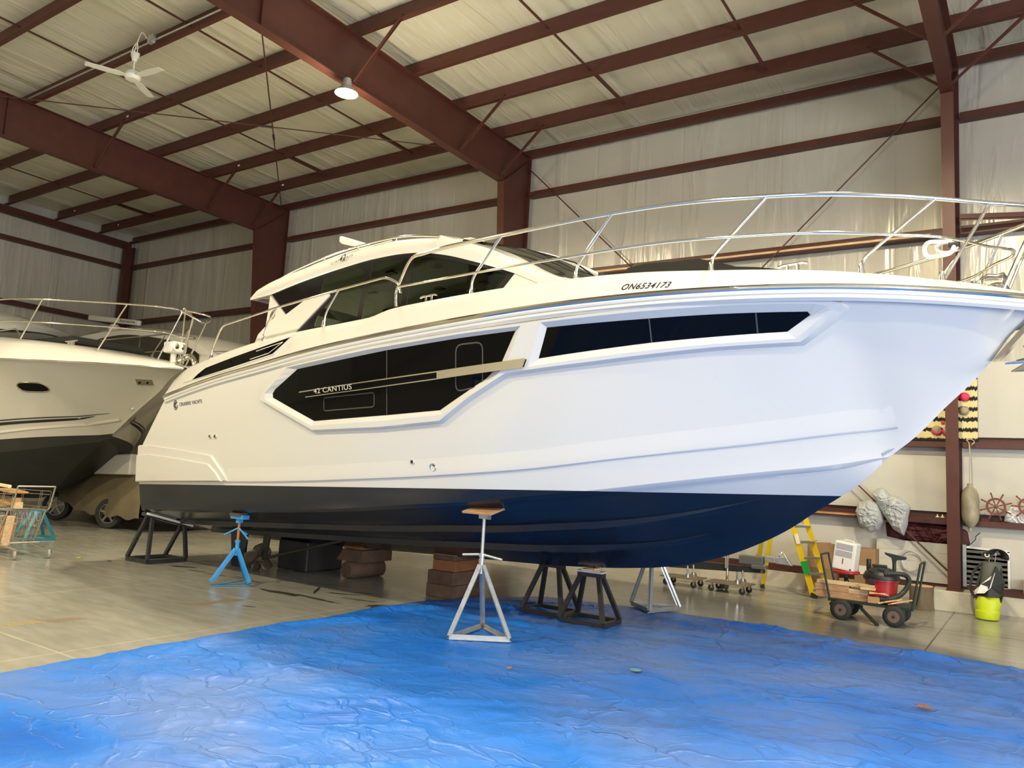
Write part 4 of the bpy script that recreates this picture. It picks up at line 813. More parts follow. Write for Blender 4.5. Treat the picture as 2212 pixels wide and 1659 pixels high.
# ---------------------------------------------------------------- third yacht, by the long wall
C3 = 11.75
t3 = thing('motor_yacht', 'cream hardtop yacht with a radar bar, furthest away by the long wall', 'yacht', (-17, C3, 0))
b3 = pchip([-23.3, -18, -16.2, -15.2, -14.5, -14.1], [1.28, 1.28, 1.05, .72, .3, .01])
for sg in (1, -1):
    g = []
    for i in range(31):
        u = i/30; r = []
        for v, k, xo in ((0, 0, 2.6), (.3, .72, 1.6), (.55, .84, 1.0), (.8, .93, .45), (1, 1, 0)):
            x = -23.3+(9.2-xo*.9)*u; xr = -23.3+9.2*u; r.append(Q(x, sg*b3(xr)*k, .75+2.45*v, C3))
        g.append(r)
    MB().grid(g).build('hull_side', GELS, t3, smooth=20)
b = MB().grid([[Q(-23.3+9.2*i/30, f*b3(-23.3+9.2*i/30), 3.2+.18*(1-f*f), C3) for f in (-1, -.6, 0, .6, 1)] for i in range(31)]); b.build('deck', GEL, t3, smooth=40)
for sg in (1, -1): MB().tube([Q(x, sg*b3(x), 3.2, C3) for x in [-23.3+9.2*i/30 for i in range(31)]], .03, 6).build('rub_rail', STEEL, t3, smooth=50)
rf = tbl([(-22.9, 4.1), (-22.2, 4.5), (-21.1, 4.66), (-20.2, 4.69), (-18.9, 4.65), (-17.66, 4.47), (-16.45, 4.27), (-15.95, 4.0), (-15.7, 3.7), (-15.5, 3.35)])
rb = lambda x: 1.16 if x < -17 else 1.16-.30*(x+17)**2/2.2
XS = [-22.9+7.4*i/40 for i in range(41)]
b = MB().grid([[Q(x, f*max(rb(x)+.12*(1-k)*0, .1), 3.25+(rf(x)-3.25)*k+(.14*(1-f*f) if k == 1 else 0), C3) for f, k in ((-1, 0), (-1, .5), (-.97, .96), (-.85, 1), (-.4, 1), (0, 1), (.4, 1), (.85, 1), (.97, .96), (1, .5), (1, 0))] for x in XS]); b.build('cabin', GEL, t3, smooth=40)
OLG = mat('olive_cabin_glass', (.030, .027, .017), .06, spec=.2)
wt3 = tbl([(-21.3, 4.05), (-20.9, 4.3), (-20.3, 4.46), (-19.4, 4.50), (-17.64, 4.33), (-16.82, 4.17), (-16.3, 4.0), (-16.05, 3.85)])
for x0, x1 in ((-21.2, -20.1), (-20.04, -18.5), (-18.44, -17.1), (-17.05, -16.1)):
    for sg in (1, -1): MB().grid([[Q(x, sg*(rb(x)*1.0+.015), z, C3) for z in (3.62+.25*max(0, (x+17.4)/1.3)*0, wt3(x))] for x in [x0+(x1-x0)*i/12 for i in range(13)]]).build('cabin_window', OLG, t3, smooth=60)
b = MB().lathe([(.16, 4.72), (.14, 4.86), (.09, 4.92), (.0, 4.93)], (-20.5, 11.0, 0), n=14); b.build('radar_pedestal', GEL, t3)
p0, p1 = V((-21.85, 11.0, 5.20)), V((-19.28, 11.0, 4.88))
rbk = MB().bar(p0, p1, .10, .14).build('radar_scanner', GEL, t3, bevel=.03)
DKG = mat('dark_grey_lettering', (.03, .03, .03), .5)
def mp(a0, a1, hz): return lambda a, c: (lambda q: V((q.x, 10.945, q.z-hz+c)))(p0.lerp(p1, a0+(a1-a0)*a))
lettering('radar_lettering', 'Raymarine', 0, 0, 0, 0, .09, None, 0, DKG, parent=t3, mapf=mp(.65, .94, .045), bold=.01)
b = MB()
for sg in (1, -1): b = MB().tube(smoothpath([Q(x, sg*(b3(x)-.1), z, C3) for x, z in ((-18.4, 3.9), (-16.9, 3.96), (-15.4, 3.98), (-14.6, 3.97), (-14.2, 3.9))]+[Q(-13.95, 0, 3.86, C3)], 5), .014, 8); b.build('bow_rail', STEEL, t3, smooth=60)
for x in (-17.8, -16.7, -15.6, -14.7): MB().tube([Q(x-.12, b3(x)-.14, 3.25, C3), Q(x, b3(x)-.1, 3.95, C3)], .011, 8).build('rail_post', STEEL, t3)
MB().box((-18, 11.75, .62), (6, .12, .25)).build('keel', DBOT, t3); 
for x in (-20.5, -15.8): tag(MB().box((x, 11.75, .25), (.35, .9, .5)).build('timber_block', DWOOD), 'dark timber block under the keel of the furthest yacht, %s' % ('aft' if x < -18 else 'under its bow'), 'timber block')
# ---------------------------------------------------------------- covered trailer boat and its trailer
t4 = thing('covered_boat', 'small boat under a tan tarpaulin on a trailer behind the big yacht stern', 'boat', (-15.9, 9.0, .5))
TAN = mat('tan_tarpaulin', (.13, .108, .066), .75, var=.12, vs=3, bump=.5, bs=5)
g = []
for i in range(41):
    u = i/40; x = -17.85+4.2*u; hw = .98*min(1, (u*4)**.7) if u > 0 else .02; zt = .74+.55*clamp(u*2.1)**.9-.12*clamp(u-.75, 0, 1); zb = .70-.42*clamp(u*2.0); r = []
    for j in range(17):
        f = j/8-1; a = abs(f); w = .035*sin(9*u*4+6*f)+.03*noise.noise(V((u*9, f*3, 1)))
        if a < .62: r.append(V((x, 9.15-f/.62*hw*.72, zt-.10*(a/.62)**2+w)))
        else: k = (a-.62)/.38; r.append(V((x+w, 9.15-(1 if f > 0 else -1)*(hw*(.72+.28*min(1, k*1.6))+w*.5), zt-.1-(zt-.1-zb)*k**1.2+.03*sin(u*40)*k)))
    g.append(r)
MB().grid(g).build('tarpaulin', TAN, t4, smooth=60)
b = MB().grid([[V((-17.7+4.0*u, 9.15-f*.85*min(1, (u*4)**.7+.02), .62-.42*clamp(u*2)*(1-.3*abs(f)))) for f in (-1, -.5, 0, .5, 1)] for u in [i/12 for i in range(13)]]); b.build('hull_bottom', BLKP, t4)  # boat underside coloured black to stand for the deep shade below the cover
b = MB().prism([(-16.42, 8.25, 1.05), (-14.3, 8.25, 1.12), (-14.3, 8.25, 1.54), (-16.36, 8.25, 1.42)], (0, 0, 0), (0, 1.1, 0)); tag(b.build('boat_hatch', GEL, bevel=.03), 'white moulded hatch section lying on the tan tarpaulin', 'hatch cover')
tr4 = thing('boat_trailer', 'black boat trailer with five-spoke wheels under the tan covered boat', 'trailer', (-15.5, 9.0, 0))
MB().bar((-18.3, 9.1, .42), (-13.6, 8.5, .40), .08, .10).bar((-18.3, 9.1, .42), (-13.6, 9.8, .40), .08, .10).bar((-15.0, 8.3, .34), (-15.0, 10.0, .34), .08, .08).bar((-18.3, 9.1, .42), (-18.9, 9.1, .42), .08, .08).build('frame', BLKP, tr4)
def alloy(c, r, w, parent, ax=(0, -1, 0), spokes=5):
    a = V(ax).normalized(); wh = MB().lathe([(r*.66, -w/2), (r*.93, -w/2), (r, -w*.3), (r, w*.3), (r*.93, w/2), (r*.66, w/2), (r*.66, -w/2)], c, ax, 28).build('wheel', RUB, parent, smooth=50)
    b = MB().lathe([(r*.66, w*.45), (r*.60, w*.45), (r*.58, w*.1), (r*.66, w*.1), (r*.66, w*.45)], c, ax, 24).lathe([(0, w*.42), (r*.14, w*.40), (r*.16, w*.2)], c, ax, 14); x = a.cross(V((0, 0, 1))).normalized(); z = x.cross(a)
    for k in range(spokes):
        q = 2*pi*k/spokes+.3; d = x*cos(q)+z*sin(q); b.bar(V(c)+a*w*.35+d*r*.1, V(c)+a*w*.38+d*r*.62, r*.15, w*.12, up=a)
    b.build('rim', mat('alloy_rim', (.22, .22, .22), .4, .8) if 'alloy_rim' not in bpy.data.materials else bpy.data.materials['alloy_rim'], wh); return wh
alloy(V((-14.86, 8.30, .30)), .30, .2, tr4, (.45, -1, 0)); alloy(V((-17.0, 8.30, .30)), .30, .2, tr4, (.75, -1, 0)); alloy(V((-14.9, 10.0, .30)), .30, .2, tr4)

for o in (t4, bpy.data.objects['boat_hatch']): o.location += V((-.75, .45, -.02))
tr4.location += V((-.72, .42, 0))
# ---------------------------------------------------------------- stands and blocking
PAINTB = mat('light_blue_paint', (.035, .27, .62), .4, var=.12, vs=8); TEAL = mat('teal_paint', (.02, .17, .23), .5, var=.15, vs=8); ORNG = mat('orange_screw', (.38, .14, .05), .6)
def bottom_z(x, y):   # underside of the big yacht above a floor point
    best = None
    for i in range(200):
        s = .4+9.5*i/199
        for f in [j/40 for j in range(39)]:
            for sg in (1, -1):
                t, h = bot_pt(s, f); p = W3(s, sg*t, h); d = (p.x-x)**2+(p.y-y)**2
                if best is None or d < best[0]: best = (d, p.z, s, sg*t)
    return best
def tripod(name, feet, apex, zc, ztop, label, m, mscr, leg=.05, pad=WOOD, mp_=GALV, cat='boat stand', base=True):
    ax, ay = apex; t = thing(name, label, cat, (ax, ay, .02))
    for i, (x, y) in enumerate(feet):
        MB().bar((x, y, .05), (ax+(x-ax)*.06, ay+(y-ay)*.06, zc), leg, .006).bar((x, y, .05), (ax+(x-ax)*.06, ay+(y-ay)*.06, zc), .006, leg).build('leg', m, t)
        x2, y2 = feet[(i+1) % len(feet)]
        (MB().bar((x, y, .045), (x2, y2, .045), .006, .045).bar((x, y, .025), (x2, y2, .025), .04, .006) if base else MB().bar((x, y, .008), (x2, y2, .008), .03, .006)).build('base_angle', m, t)
    MB().lathe([(.024, zc-.08), (.024, zc+.08), (.032, zc+.08), (.032, zc+.11), (.0, zc+.11)], (ax, ay, 0), n=12).build('collar', m, t)
    MB().tube([(ax, ay, zc), (ax, ay, ztop-.07)], .016, 10).build('screw', mscr, t)
    return t
# near galvanised stand
d, zb_, *_ = bottom_z(-4.42, 6.13)
t = tripod('jack_stand', [(-4.515, 5.83), (-4.07, 6.16), (-4.63, 6.51)], (-4.42, 6.14), .68, zb_-.02, 'galvanised three-legged jack stand with a wooden pad, nearest on the tarp', GALV, GALV)
MB().tube([(-4.62, 6.10, .76), (-4.42, 6.14, .78), (-4.20, 6.16, .75)], .013, 8).build('handle', GALV, t)
MB().box((-4.42, 6.14, zb_-.09), (.11, .03, .08)).box((-4.42, 6.18, zb_-.09), (.09, .02, .09)).build('swivel', GALV, t)
MB().box((-4.42, 6.14, zb_-.045), (.34, .28, .022), M=Euler((.22, 0, 0)).to_matrix()).build('wooden_pad', WOOD, t, bevel=.004)
# blue stand further aft
d, zb2, *_ = bottom_z(-8.28, 6.3)
t = tripod('jack_stand', [(-8.36, 6.02), (-8.05, 6.34), (-8.50, 6.62), (-8.24, 6.16)][:3], (-8.27, 6.28), .44, zb2-.03, 'light blue jack stand with an orange screw under the stern quarter', PAINTB, ORNG, .06, base=False)
MB().tube([(-8.46, 6.22, .60), (-8.27, 6.28, .70), (-8.12, 6.32, .57)], .012, 8).tube([(-8.27, 6.28, .68), (-8.2, 6.36, .62)], .012, 6).build('handle', PAINTB, t)
MB().box((-8.27, 6.28, zb2-.05), (.24, .10, .05)).box((-8.27, 6.28, zb2-.10), (.06, .06, .05)).build('pad', PAINTB, t); MB().box((-8.29, 6.28, zb2-.012), (.2, .14, .03), M=Euler((.2, 0, 0)).to_matrix()).build('wedge', DWOOD, t)
# trestle stands: square base, four legs leaning to a short top beam
def trestle(x0, y0, x1, y1, zt, label, m=BLKP, top=None, zt2=None, leg=.045, tl=.27, ang=0, cap=None):
    cx_, cy_ = (x0+x1)/2, (y0+y1)/2; t = thing('trestle_stand', label, 'boat stand', (cx_, cy_, .02)); z0 = .045; zt2 = zt2 or zt
    R = Matrix.Rotation(ang, 3, 'Z'); tr = lambda x, y, z: V((cx_, cy_, 0))+R @ V((x-cx_, y-cy_, z))
    for a, b_ in (((x0, y0), (x1, y0)), ((x1, y0), (x1, y1)), ((x1, y1), (x0, y1)), ((x0, y1), (x0, y0))): MB().bar(tr(*a, z0), tr(*b_, z0), leg, leg).build('base_beam', m, t)
    for x, s in ((x0, -1), (x1, 1)):
        for y in (y0, y1):
            ty = cy_+(y-cy_)*.22; z_ = zt if y == y0 else zt2
            q0 = tr(x, y, .06); q1 = tr(cx_+s*tl*.42, ty+(-.0), z_-.04); MB().bar(q0, q1, leg, leg*.9, up=(0, 1, 0)).build('leg', m, t)
    MB().bar(tr(cx_-tl*.55, cy_, (zt+zt2)/2-.02), tr(cx_+tl*.55, cy_, (zt+zt2)/2-.02), .10, .045).build('top_beam', m, t)
    if cap: MB().bar(tr(cx_-tl*.56, cy_, (zt+zt2)/2+.012), tr(cx_+tl*.56, cy_, (zt+zt2)/2+.012), .12, .02).build('top_pad', cap, t)
    return t
GREYC = mat('worn_grey_pad', (.50, .50, .50), .6)
dA = bottom_z(-4.62, 7.78); dB = bottom_z(-4.05, 7.66)
ta = trestle(-4.88, 7.60, -4.36, 8.00, dA[1]-.045, 'black steel trestle stand under the keel, left one of the close pair', cap=GREYC)
tb_ = trestle(-4.30, 7.46, -3.78, 7.86, dB[1]-.075, 'black steel trestle stand with wood shims under the keel, right one of the close pair', cap=GREYC)
o = MB().box((-4.04, 7.66, dB[1]-.045), (.20, .12, .015), .2).box((-4.02, 7.66, dB[1]-.03), (.13, .1, .015), -.3).build('wood_shim', WOODL); tag(o, 'small pine shims on the right trestle top', 'wood shim')
# far silver stand
d, zb3, *_ = bottom_z(-3.95, 9.05)
t = tripod('jack_stand', [(-4.24, 9.12), (-3.83, 8.76), (-3.68, 9.30)], (-3.95, 9.05), .78, zb3-.03, 'silver three-legged stand behind the black pair, at the far edge of the tarp', GALV, GALV, .055)
MB().box((-3.95, 9.05, zb3-.06), (.22, .22, .03)).build('pad', GALV, t)
# aft black trestle with a sloping top
ORW = mat('orange_brown_timber', (.22, .085, .03), .7, var=.25, vs=5)
t = thing('trestle_stand', 'black trestle stand with a sloping grey top under the transom corner', 'boat stand', (-10.75, 6.72, 0))
fx0, fx1, fy0, fy1 = -10.98, -10.46, 6.46, 7.06
for a, b_ in (((fx0, fy0), (fx1, fy0)), ((fx1, fy0), (fx1, fy1)), ((fx1, fy1), (fx0, fy1)), ((fx0, fy1), (fx0, fy0))): MB().bar((*a, .03), (*b_, .03), .05, .05).build('base_beam', BLKP, t)
pA, pB = W3(.45, 1.52, .70), W3(.45, .95, .50)
pA.z -= .03; pB.z -= .02
for x, y, q in ((fx0, fy0, pA+V((-.05, .02, 0))), (fx1, fy0, pA+V((.05, .02, 0))), (fx0, fy1, pB+V((-.05, -.05, 0))), (fx1, fy1, pB+V((.05, -.05, 0)))): MB().bar((x, y, .05), q, .05, .045, up=(0, 1, 0)).build('leg', BLKP, t)
MB().bar(pA+V((0, -.08, .0)), pB+V((0, .05, 0)), .16, .05).build('top_beam', BLKP, t); MB().bar(pA+V((.085, -.09, .012)), pB+V((.085, .06, .012)), .02, .03).build('top_pad', PLASW, t)
tag(MB().box(pB+V((.0, -.02, .06)), (.16, .2, .05), M=Euler((-.38, 0, 0)).to_matrix()).build('timber_block', ORW), 'small brown timber block on the sloping trestle top under the stern', 'timber block')
# keel blocks
def blocks(nm, cx_, cy_, defs):
    z = .002
    for k, (lx, ly, h, m, rz, w) in enumerate(defs):
        tag(MB().box((cx_, cy_, z+h/2), (lx, ly, h), rz).build('timber_block', m, bevel=.006), '%s timber block %s' % (w, nm), 'timber block', 'timber blocks under the keel'); z += h+.001
    return z
kz = bottom_z(-6.2, 7.82)[1]
blocks('in the keel stack beside the tarp corner', -6.12, 7.95, [(.42, .62, .155, DWOOD, .03, 'wide brown bottom'), (.40, .60, .16, DWOOD, -.02, 'dark brown second'), (.34, .52, .13, ORW, .05, 'orange brown middle'), (.34, .5, .06, DWOOD, -.03, 'thin dark fourth'), (.36, .5, max(.02, kz-.515), WOOD, .04, 'thin light top')])
b = MB().lathe([(0, -.31), (.11, -.31), (.12, -.28), (.12, .31), (0, .31)], (-7.88, 8.12, .12), (.1, 1, 0), 18); o = b.build('timber_log', DWOOD, smooth=40); tag(o, 'round dark log lying under the keel between the stacks', 'log')
kz2 = bottom_z(-7.9, 8.0)[1]
tag(MB().prism([(-8.10, 7.8, .242), (-7.62, 7.8, .242), (-7.62, 7.8, .40), (-7.98, 7.8, .40)], (0, 0, 0), (0, .6, 0)).build('timber_block', DWOOD), 'dark slanted timber block lying on the round log', 'timber block')
tag(MB().box((-7.84, 8.08, .402+(kz2-.42)/2), (.34, .5, kz2-.425)).build('timber_block', ORW, bevel=.006), 'orange brown timber block on top of the log stack', 'timber block')
tag(MB().box((-8.95, 8.1, .21), (.62, .7, .42)).build('timber_block', BLKP, bevel=.02), 'large black block under the keel behind the blue stand', 'timber block')
# teal stand under the second yacht
t = thing('trestle_stand', 'small teal stand with a wood offcut on top beside the shopping cart', 'boat stand', (-14.05, 6.75, 0))
FT = [(-13.86, 6.36), (-13.93, 6.86), (-14.50, 6.95), (-14.42, 6.42)]
for i, (x, y) in enumerate(FT):
    MB().bar((x, y, .03), (-14.16+(x+14.16)*.25, 6.66+(y-6.66)*.2, .47), .05, .02, up=(.6, -.8, 0)).build('leg', TEAL, t); x2, y2 = FT[(i+1) % 4]; MB().bar((x, y, .02), (x2, y2, .02), .03, .03).build('base_beam', TEAL, t)
MB().box((-14.15, 6.66, .475), (.2, .16, .05), .4).build('top_plate', TEAL, t, bevel=.004)
tag(MB().box((-14.15, 6.66, .525), (.16, .14, .045), .4).build('wood_offcut', DWOOD), 'flat wood offcut on the teal stand', 'wood offcut')
# ---------------------------------------------------------------- shopping cart with offcuts
CHR = mat('dull_chrome_wire', (.55, .53, .48), .3, .9)
sc = thing('shopping_cart', 'chrome wire shopping cart full of timber offcuts at the left edge', 'shopping cart', (-12.3, 5.4, 0))
Y0, Y1 = 5.22, 5.72
def wire(b, pts, r=.003): return b.tube(pts, r, 5, cap=False)
b = MB()
for y in (Y0, Y1): b.tube(bend([(-13.0, y, .62), (-11.86, y, .66), (-11.75, y, 1.0)], .06), .012, 8).tube([(-11.95, y, .66), (-12.2, y, .19), (-13.0, y, .17)], .012, 8)
b.tube([(-11.75, Y0, 1.0), (-11.75, Y1, 1.0)], .012, 8).tube([(-13.0, Y0, .60), (-13.0, Y1, .60)], .01, 8).tube([(-12.03, Y0, .19), (-12.03, Y1, .19)], .012, 8).tube([(-13.0, Y0, .17), (-13.0, Y1, .17)], .012, 8)
for y in (Y0+.05, Y1-.05): b.bar((-12.4, y, .18), (-11.72, y, .13), .03, .02)
b.build('frame', CHR, sc, smooth=50)
b = MB()
for y in (Y0, Y1):
    for z, x1 in ((.93, -11.85), (.88, -11.88), (.70, -11.9), (.50, -12.0), (.40, -12.05), (.31, -12.1), (.24, -12.15)): wire(b, [(-13.05, y, z-.03), (x1, y, z)], .0045 if z > .6 else .003)
    for i in range(22): x = -13.0+i*.045; wire(b, [(x, y, .62), (x-.02, y, .40)], .0025)
    for x in (-12.75, -12.7, -12.2, -12.15, -11.9): wire(b, [(x, y, .66), (x+.05, y, .92)], .003)
for i in range(10): y = Y0+.05*(i+.5); wire(b, [(-12.0, y, .62), (-12.12, y, .22)], .0025); wire(b, [(-12.12, y, .22), (-13.0, y, .2)], .0025)
b.build('wire_basket', CHR, sc)
hb = MB().bar((-12.52, Y0-.02, 1.0), (-11.93, Y0-.02, .985), .04, .045).build('handle', mat('cream_handle', (.75, .62, .40), .4), sc, bevel=.01)
for x, y in ((-11.66, 5.49-.24), (-12.55, 5.48-.24), (-11.66, Y1-.02), (-12.9, Y1)):
    w = MB().lathe([(.03, -.016), (.055, -.016), (.062, -.008), (.062, .008), (.055, .016), (.03, .016), (.03, -.016)], (x, y, .063), (.5, 1, 0), 20).build('wheel', mat('grey_tyre', (.30, .29, .27), .6) if 'grey_tyre' not in bpy.data.materials else bpy.data.materials['grey_tyre'], sc, smooth=50)
    MB().bar((x, y+.024, .06), (x-.02, y+.024, .13), .03, .004, up=(0, 1, 0)).bar((x, y-.024, .06), (x-.02, y-.024, .13), .03, .004, up=(0, 1, 0)).lathe([(0, -.02), (.012, -.02), (.012, .02), (0, .02)], (x, y, .063), (.5, 1, 0), 8).build('caster_fork', CHR, w)
# the offcuts lie inside the basket, one object each
offs = [((-12.35, 5.40, .74), (.36, .13, .10), (0, -.12, .1), WOOD, 'thick brown offcut lying in the cart seat'), ((-12.72, 5.36, .71), (.24, .10, .09), (0, 0, 0), WOODL, 'pale offcut at the left of the cart seat'), ((-12.03, 5.36, .72), (.14, .10, .09), (0, 0, 0), WOODL, 'pale short offcut at the right of the cart seat'),
        ((-12.45, 5.45, .90), (.5, .25, .025), (0, .05, 0), WOOD, 'grey board lying across the cart top'), ((-12.5, 5.36, .34), (.09, .09, .26), (0, .02, 0), WOOD, 'upright brown offcut in the cart basket'), ((-12.66, 5.36, .33), (.10, .10, .24), (0, 0, 0), mat('green_brown_timber', (.17, .16, .05), .8), 'upright greenish offcut in the cart basket'),
        ((-12.38, 5.33, .30), (.035, .09, .2), (0, .05, 0), WOODL, 'narrow pale offcut in the middle of the cart basket'), ((-12.28, 5.33, .30), (.035, .09, .22), (0, -.05, 0), WOODL, 'narrow pale offcut further right in the cart basket'), ((-12.17, 5.38, .33), (.05, .1, .26), (0, .25, 0), WOOD, 'leaning offcut at the right end of the cart basket'), ((-12.0, 5.27, .37), (.05, .09, .42), (0, .22, 0), WOODL, 'tall pale board leaning on the right end of the cart'), ((-12.6, 5.4, .52), (.34, .03, .02), (0, -.15, 0), WOODL, 'thin strip of wood lying over the offcuts in the basket')]
for c, d_, e, m, lb in offs: tag(MB().box(c, d_, M=Euler(e).to_matrix()).build('wood_offcut', m, bevel=.003), lb, 'wood offcut', 'offcuts in the shopping cart')
# ---------------------------------------------------------------- along the wall, right of the bow
# garden wagon
GRNST = mat('dark_green_steel', (.02, .035, .03), .5, .3)
wg = thing('garden_wagon', 'flat steel garden wagon with pneumatic tyres loaded with wood and a vacuum', 'wagon', (-1.75, 10.7, 0))
MB().box((-1.74, 10.71, .235), (.94, .46, .012)).box((-1.74, 10.49, .225), (.94, .015, .03)).box((-1.74, 10.93, .225), (.94, .015, .03)).box((-1.27, 10.71, .225), (.015, .46, .03)).build('deck', GRNST, wg)
for x, dx in ((-2.19, -.11), (-1.27, .09)): MB().tube(bend([(x, 10.50, .23), (x+dx, 10.50, .765), (x+dx, 10.92, .765), (x, 10.92, .23)], .03), .013, 8).build('end_hoop', GRNST, wg, smooth=50)
for x in (-2.05, -1.46): MB().tube([(x, 10.45, .125), (x, 10.95, .125)], .01, 8).bar((x, 10.55, .13), (x, 10.55, .23), .03, .1).bar((x, 10.85, .13), (x, 10.85, .23), .03, .1).build('axle', GRNST, wg)
RIMM = mat('rusty_rim', (.18, .13, .10), .5, .5)
for x in (-2.05, -1.46):
    for y, sg in ((10.46, -1), (10.94, 1)):
        w = MB().lathe([(.055, -.035), (.085, -.04), (.115, -.028), (.125, -.012), (.125, .012), (.115, .028), (.085, .04), (.055, .035), (.055, -.035)], (x, y, .125), (0, 1, 0), 28).build('wheel', RUB, wg, smooth=50)
        for k in range(0): pass
        MB().lathe([(.068, -.038), (.062, -.02), (.035, -.012), (.03, -.03), (.0, -.032)], (x, y, .125), (0, 1, 0), 20).lathe([(.068, .038), (.06, .02), (.0, .02)], (x, y, .125), (0, 1, 0), 20).build('rim', RIMM, w, smooth=40); MB().lathe([(0, -.045), (.018, -.043), (.02, -.03), (.0, -.03)], (x, y, .125), (0, 1, 0), 12).lathe([(.050, -.026), (.042, -.030), (.040, -.012), (.050, -.026)], (x, y, .125), (0, 1, 0), 20).build('hub', DARKST, w)
MB().bar((-1.88, 10.55, .20), (-1.62, 10.35, .012), .05, .012).build('tow_handle', GRNST, wg)
# planks stacked on the wagon
for c, d_, rz, m, lb in (((-2.06, 10.62, .281), (.62, .14, .078), .0, WOOD, 'long brown board at the bottom left of the wagon load'), ((-1.96, 10.78, .281), (.6, .12, .078), 0, WOOD, 'brown board behind, at the bottom of the wagon load'), ((-2.18, 10.62, .362), (.40, .14, .078), .02, WOOD, 'brown board end sticking out over the wagon left side'), ((-1.88, 10.62, .350), (.22, .12, .055), -.02, WOODL, 'lighter board beside it on the wagon load'),
        ((-2.1, 10.62, .425), (.52, .13, .040), .01, WOODL, 'light top board on the left stack of the wagon'), ((-1.76, 10.56, .405), (.17, .12, .03), .1, WOODL, 'small square pine piece on top near the vacuum'), ((-1.77, 10.57, .436), (.17, .12, .028), -.05, WOODL, 'second small square pine piece topmost near the vacuum'), ((-1.69, 10.55, .279), (.13, .10, .074), 0, WOOD, 'short block standing in front of the red vacuum')):
    tag(MB().box(c, d_, rz).build('wood_board', m, bevel=.003), lb, 'wood board', 'boards on the wagon')
for i in range(6):
    tag(MB().bar((-1.64+.035*i, 10.49+.03*(i % 2), .252+.012*(i % 3)), (-1.46+.035*i, 10.60+.03*(i % 2), .30+.010*(i % 3)), .035, .010).build('wood_shim', WOODL), 'thin split pine wedge in the small pile at the front of the wagon', 'wood wedge', 'wedges piled on the wagon')
for i in range(3): tag(MB().bar((-1.74, 10.50, .352+.012*i), (-1.56+.02*i, 10.52, .375-.01*i), .014, .008).build('wood_sliver', WOODL), 'pale wood sliver lying across the wagon boards', 'wood sliver', 'slivers on the wagon boards')
# wet and dry vacuum
VRED = mat('vacuum_red', (.35, .012, .015), .35); VBLK = mat('vacuum_black', (.02, .022, .022), .45)
vc = thing('shop_vacuum', 'red wet and dry vacuum with a black lid and hose on the wagon', 'vacuum cleaner', (-1.64, 10.75, .242))
MB().lathe([(.0, .245), (.155, .245), (.17, .26), (.188, .50), (.203, .505), (.203, .52), (0, .52)], (-1.64, 10.75, 0), n=28).build('tank', VRED, vc, smooth=40)
MB().lathe([(.0, .52), (.207, .52), (.212, .545), (.185, .60), (.12, .645), (.07, .66), (.0, .665)], (-1.64, 10.75, 0), n=28).build('lid', VBLK, vc, smooth=40)
MB().box((-1.72, 10.56, .495), (.08, .03, .06)).build('latch', VBLK, vc, bevel=.006); MB().box((-1.66, 10.75, .675), (.17, .05, .035)).build('carry_handle', VBLK, vc, bevel=.012)
MB().lathe([(0, .0), (.035, 0), (.035, .05), (.028, .05)], (-1.56, 10.60, .62), (.3, -1, 0), 14).build('blower_port', VBLK, vc, smooth=40)
MB().tube(smoothpath([(-1.78, 10.62, .63), (-1.70, 10.58, .60), (-1.62, 10.58, .575), (-1.56, 10.6, .60), (-1.66, 10.6, .66)], 6), .008, 6).build('power_cord', RUB, vc, smooth=60)
hp = smoothpath([(-1.58, 10.56, .60), (-1.46, 10.6, .615), (-1.36, 10.66, .60), (-1.325, 10.68, .54), (-1.35, 10.66, .45), (-1.42, 10.62, .36), (-1.52, 10.57, .315), (-1.64, 10.54, .30)], 9)
MB().tube(hp, [.027+.003*(i % 2) for i in range(len(hp))], 12).build('hose', VBLK, vc, smooth=20)
MB().tube([(-1.50, 10.78, .55), (-1.50, 10.78, .78)], .022, 10).build('wand', VBLK, vc, smooth=40)
MB().prism([(-1.36, 10.755, .790), (-1.38, 10.755, .775), (-1.47, 10.755, .765), (-1.49, 10.755, .72), (-1.52, 10.755, .72), (-1.53, 10.755, .785), (-1.60, 10.755, .822), (-1.61, 10.755, .845), (-1.37, 10.755, .812)], (0, 0, 0), (0, .05, 0)).build('floor_nozzle', VBLK, vc, bevel=.004)
MB().lathe([(.028, .56), (.028, .74), (0, .74)], (-1.80, 10.84, 0), n=12).build('stored_tube', VBLK, vc, smooth=40)
# log stump
lg = thing('log_stump', 'grey-barked log stump by the curb behind the wagon', 'log', (-1.39, 12.45, 0))
MB().lathe([(0, 0), (.165, 0), (.158, .05), (.15, .18), (.158, .315), (.15, .32)], (-1.39, 12.45, 0), n=22).build('bark', mat('tree_bark', (.13, .10, .06), .9, var=.3, vs=9, bump=1, bs=30, sv=(1, 1, .25)), lg, smooth=40)
MB().lathe([(0, 0), (.148, 0), (.148, .006), (0, .006)], (-1.39, 12.45, .321), n=22).build('sawn_face', WOODL, lg)
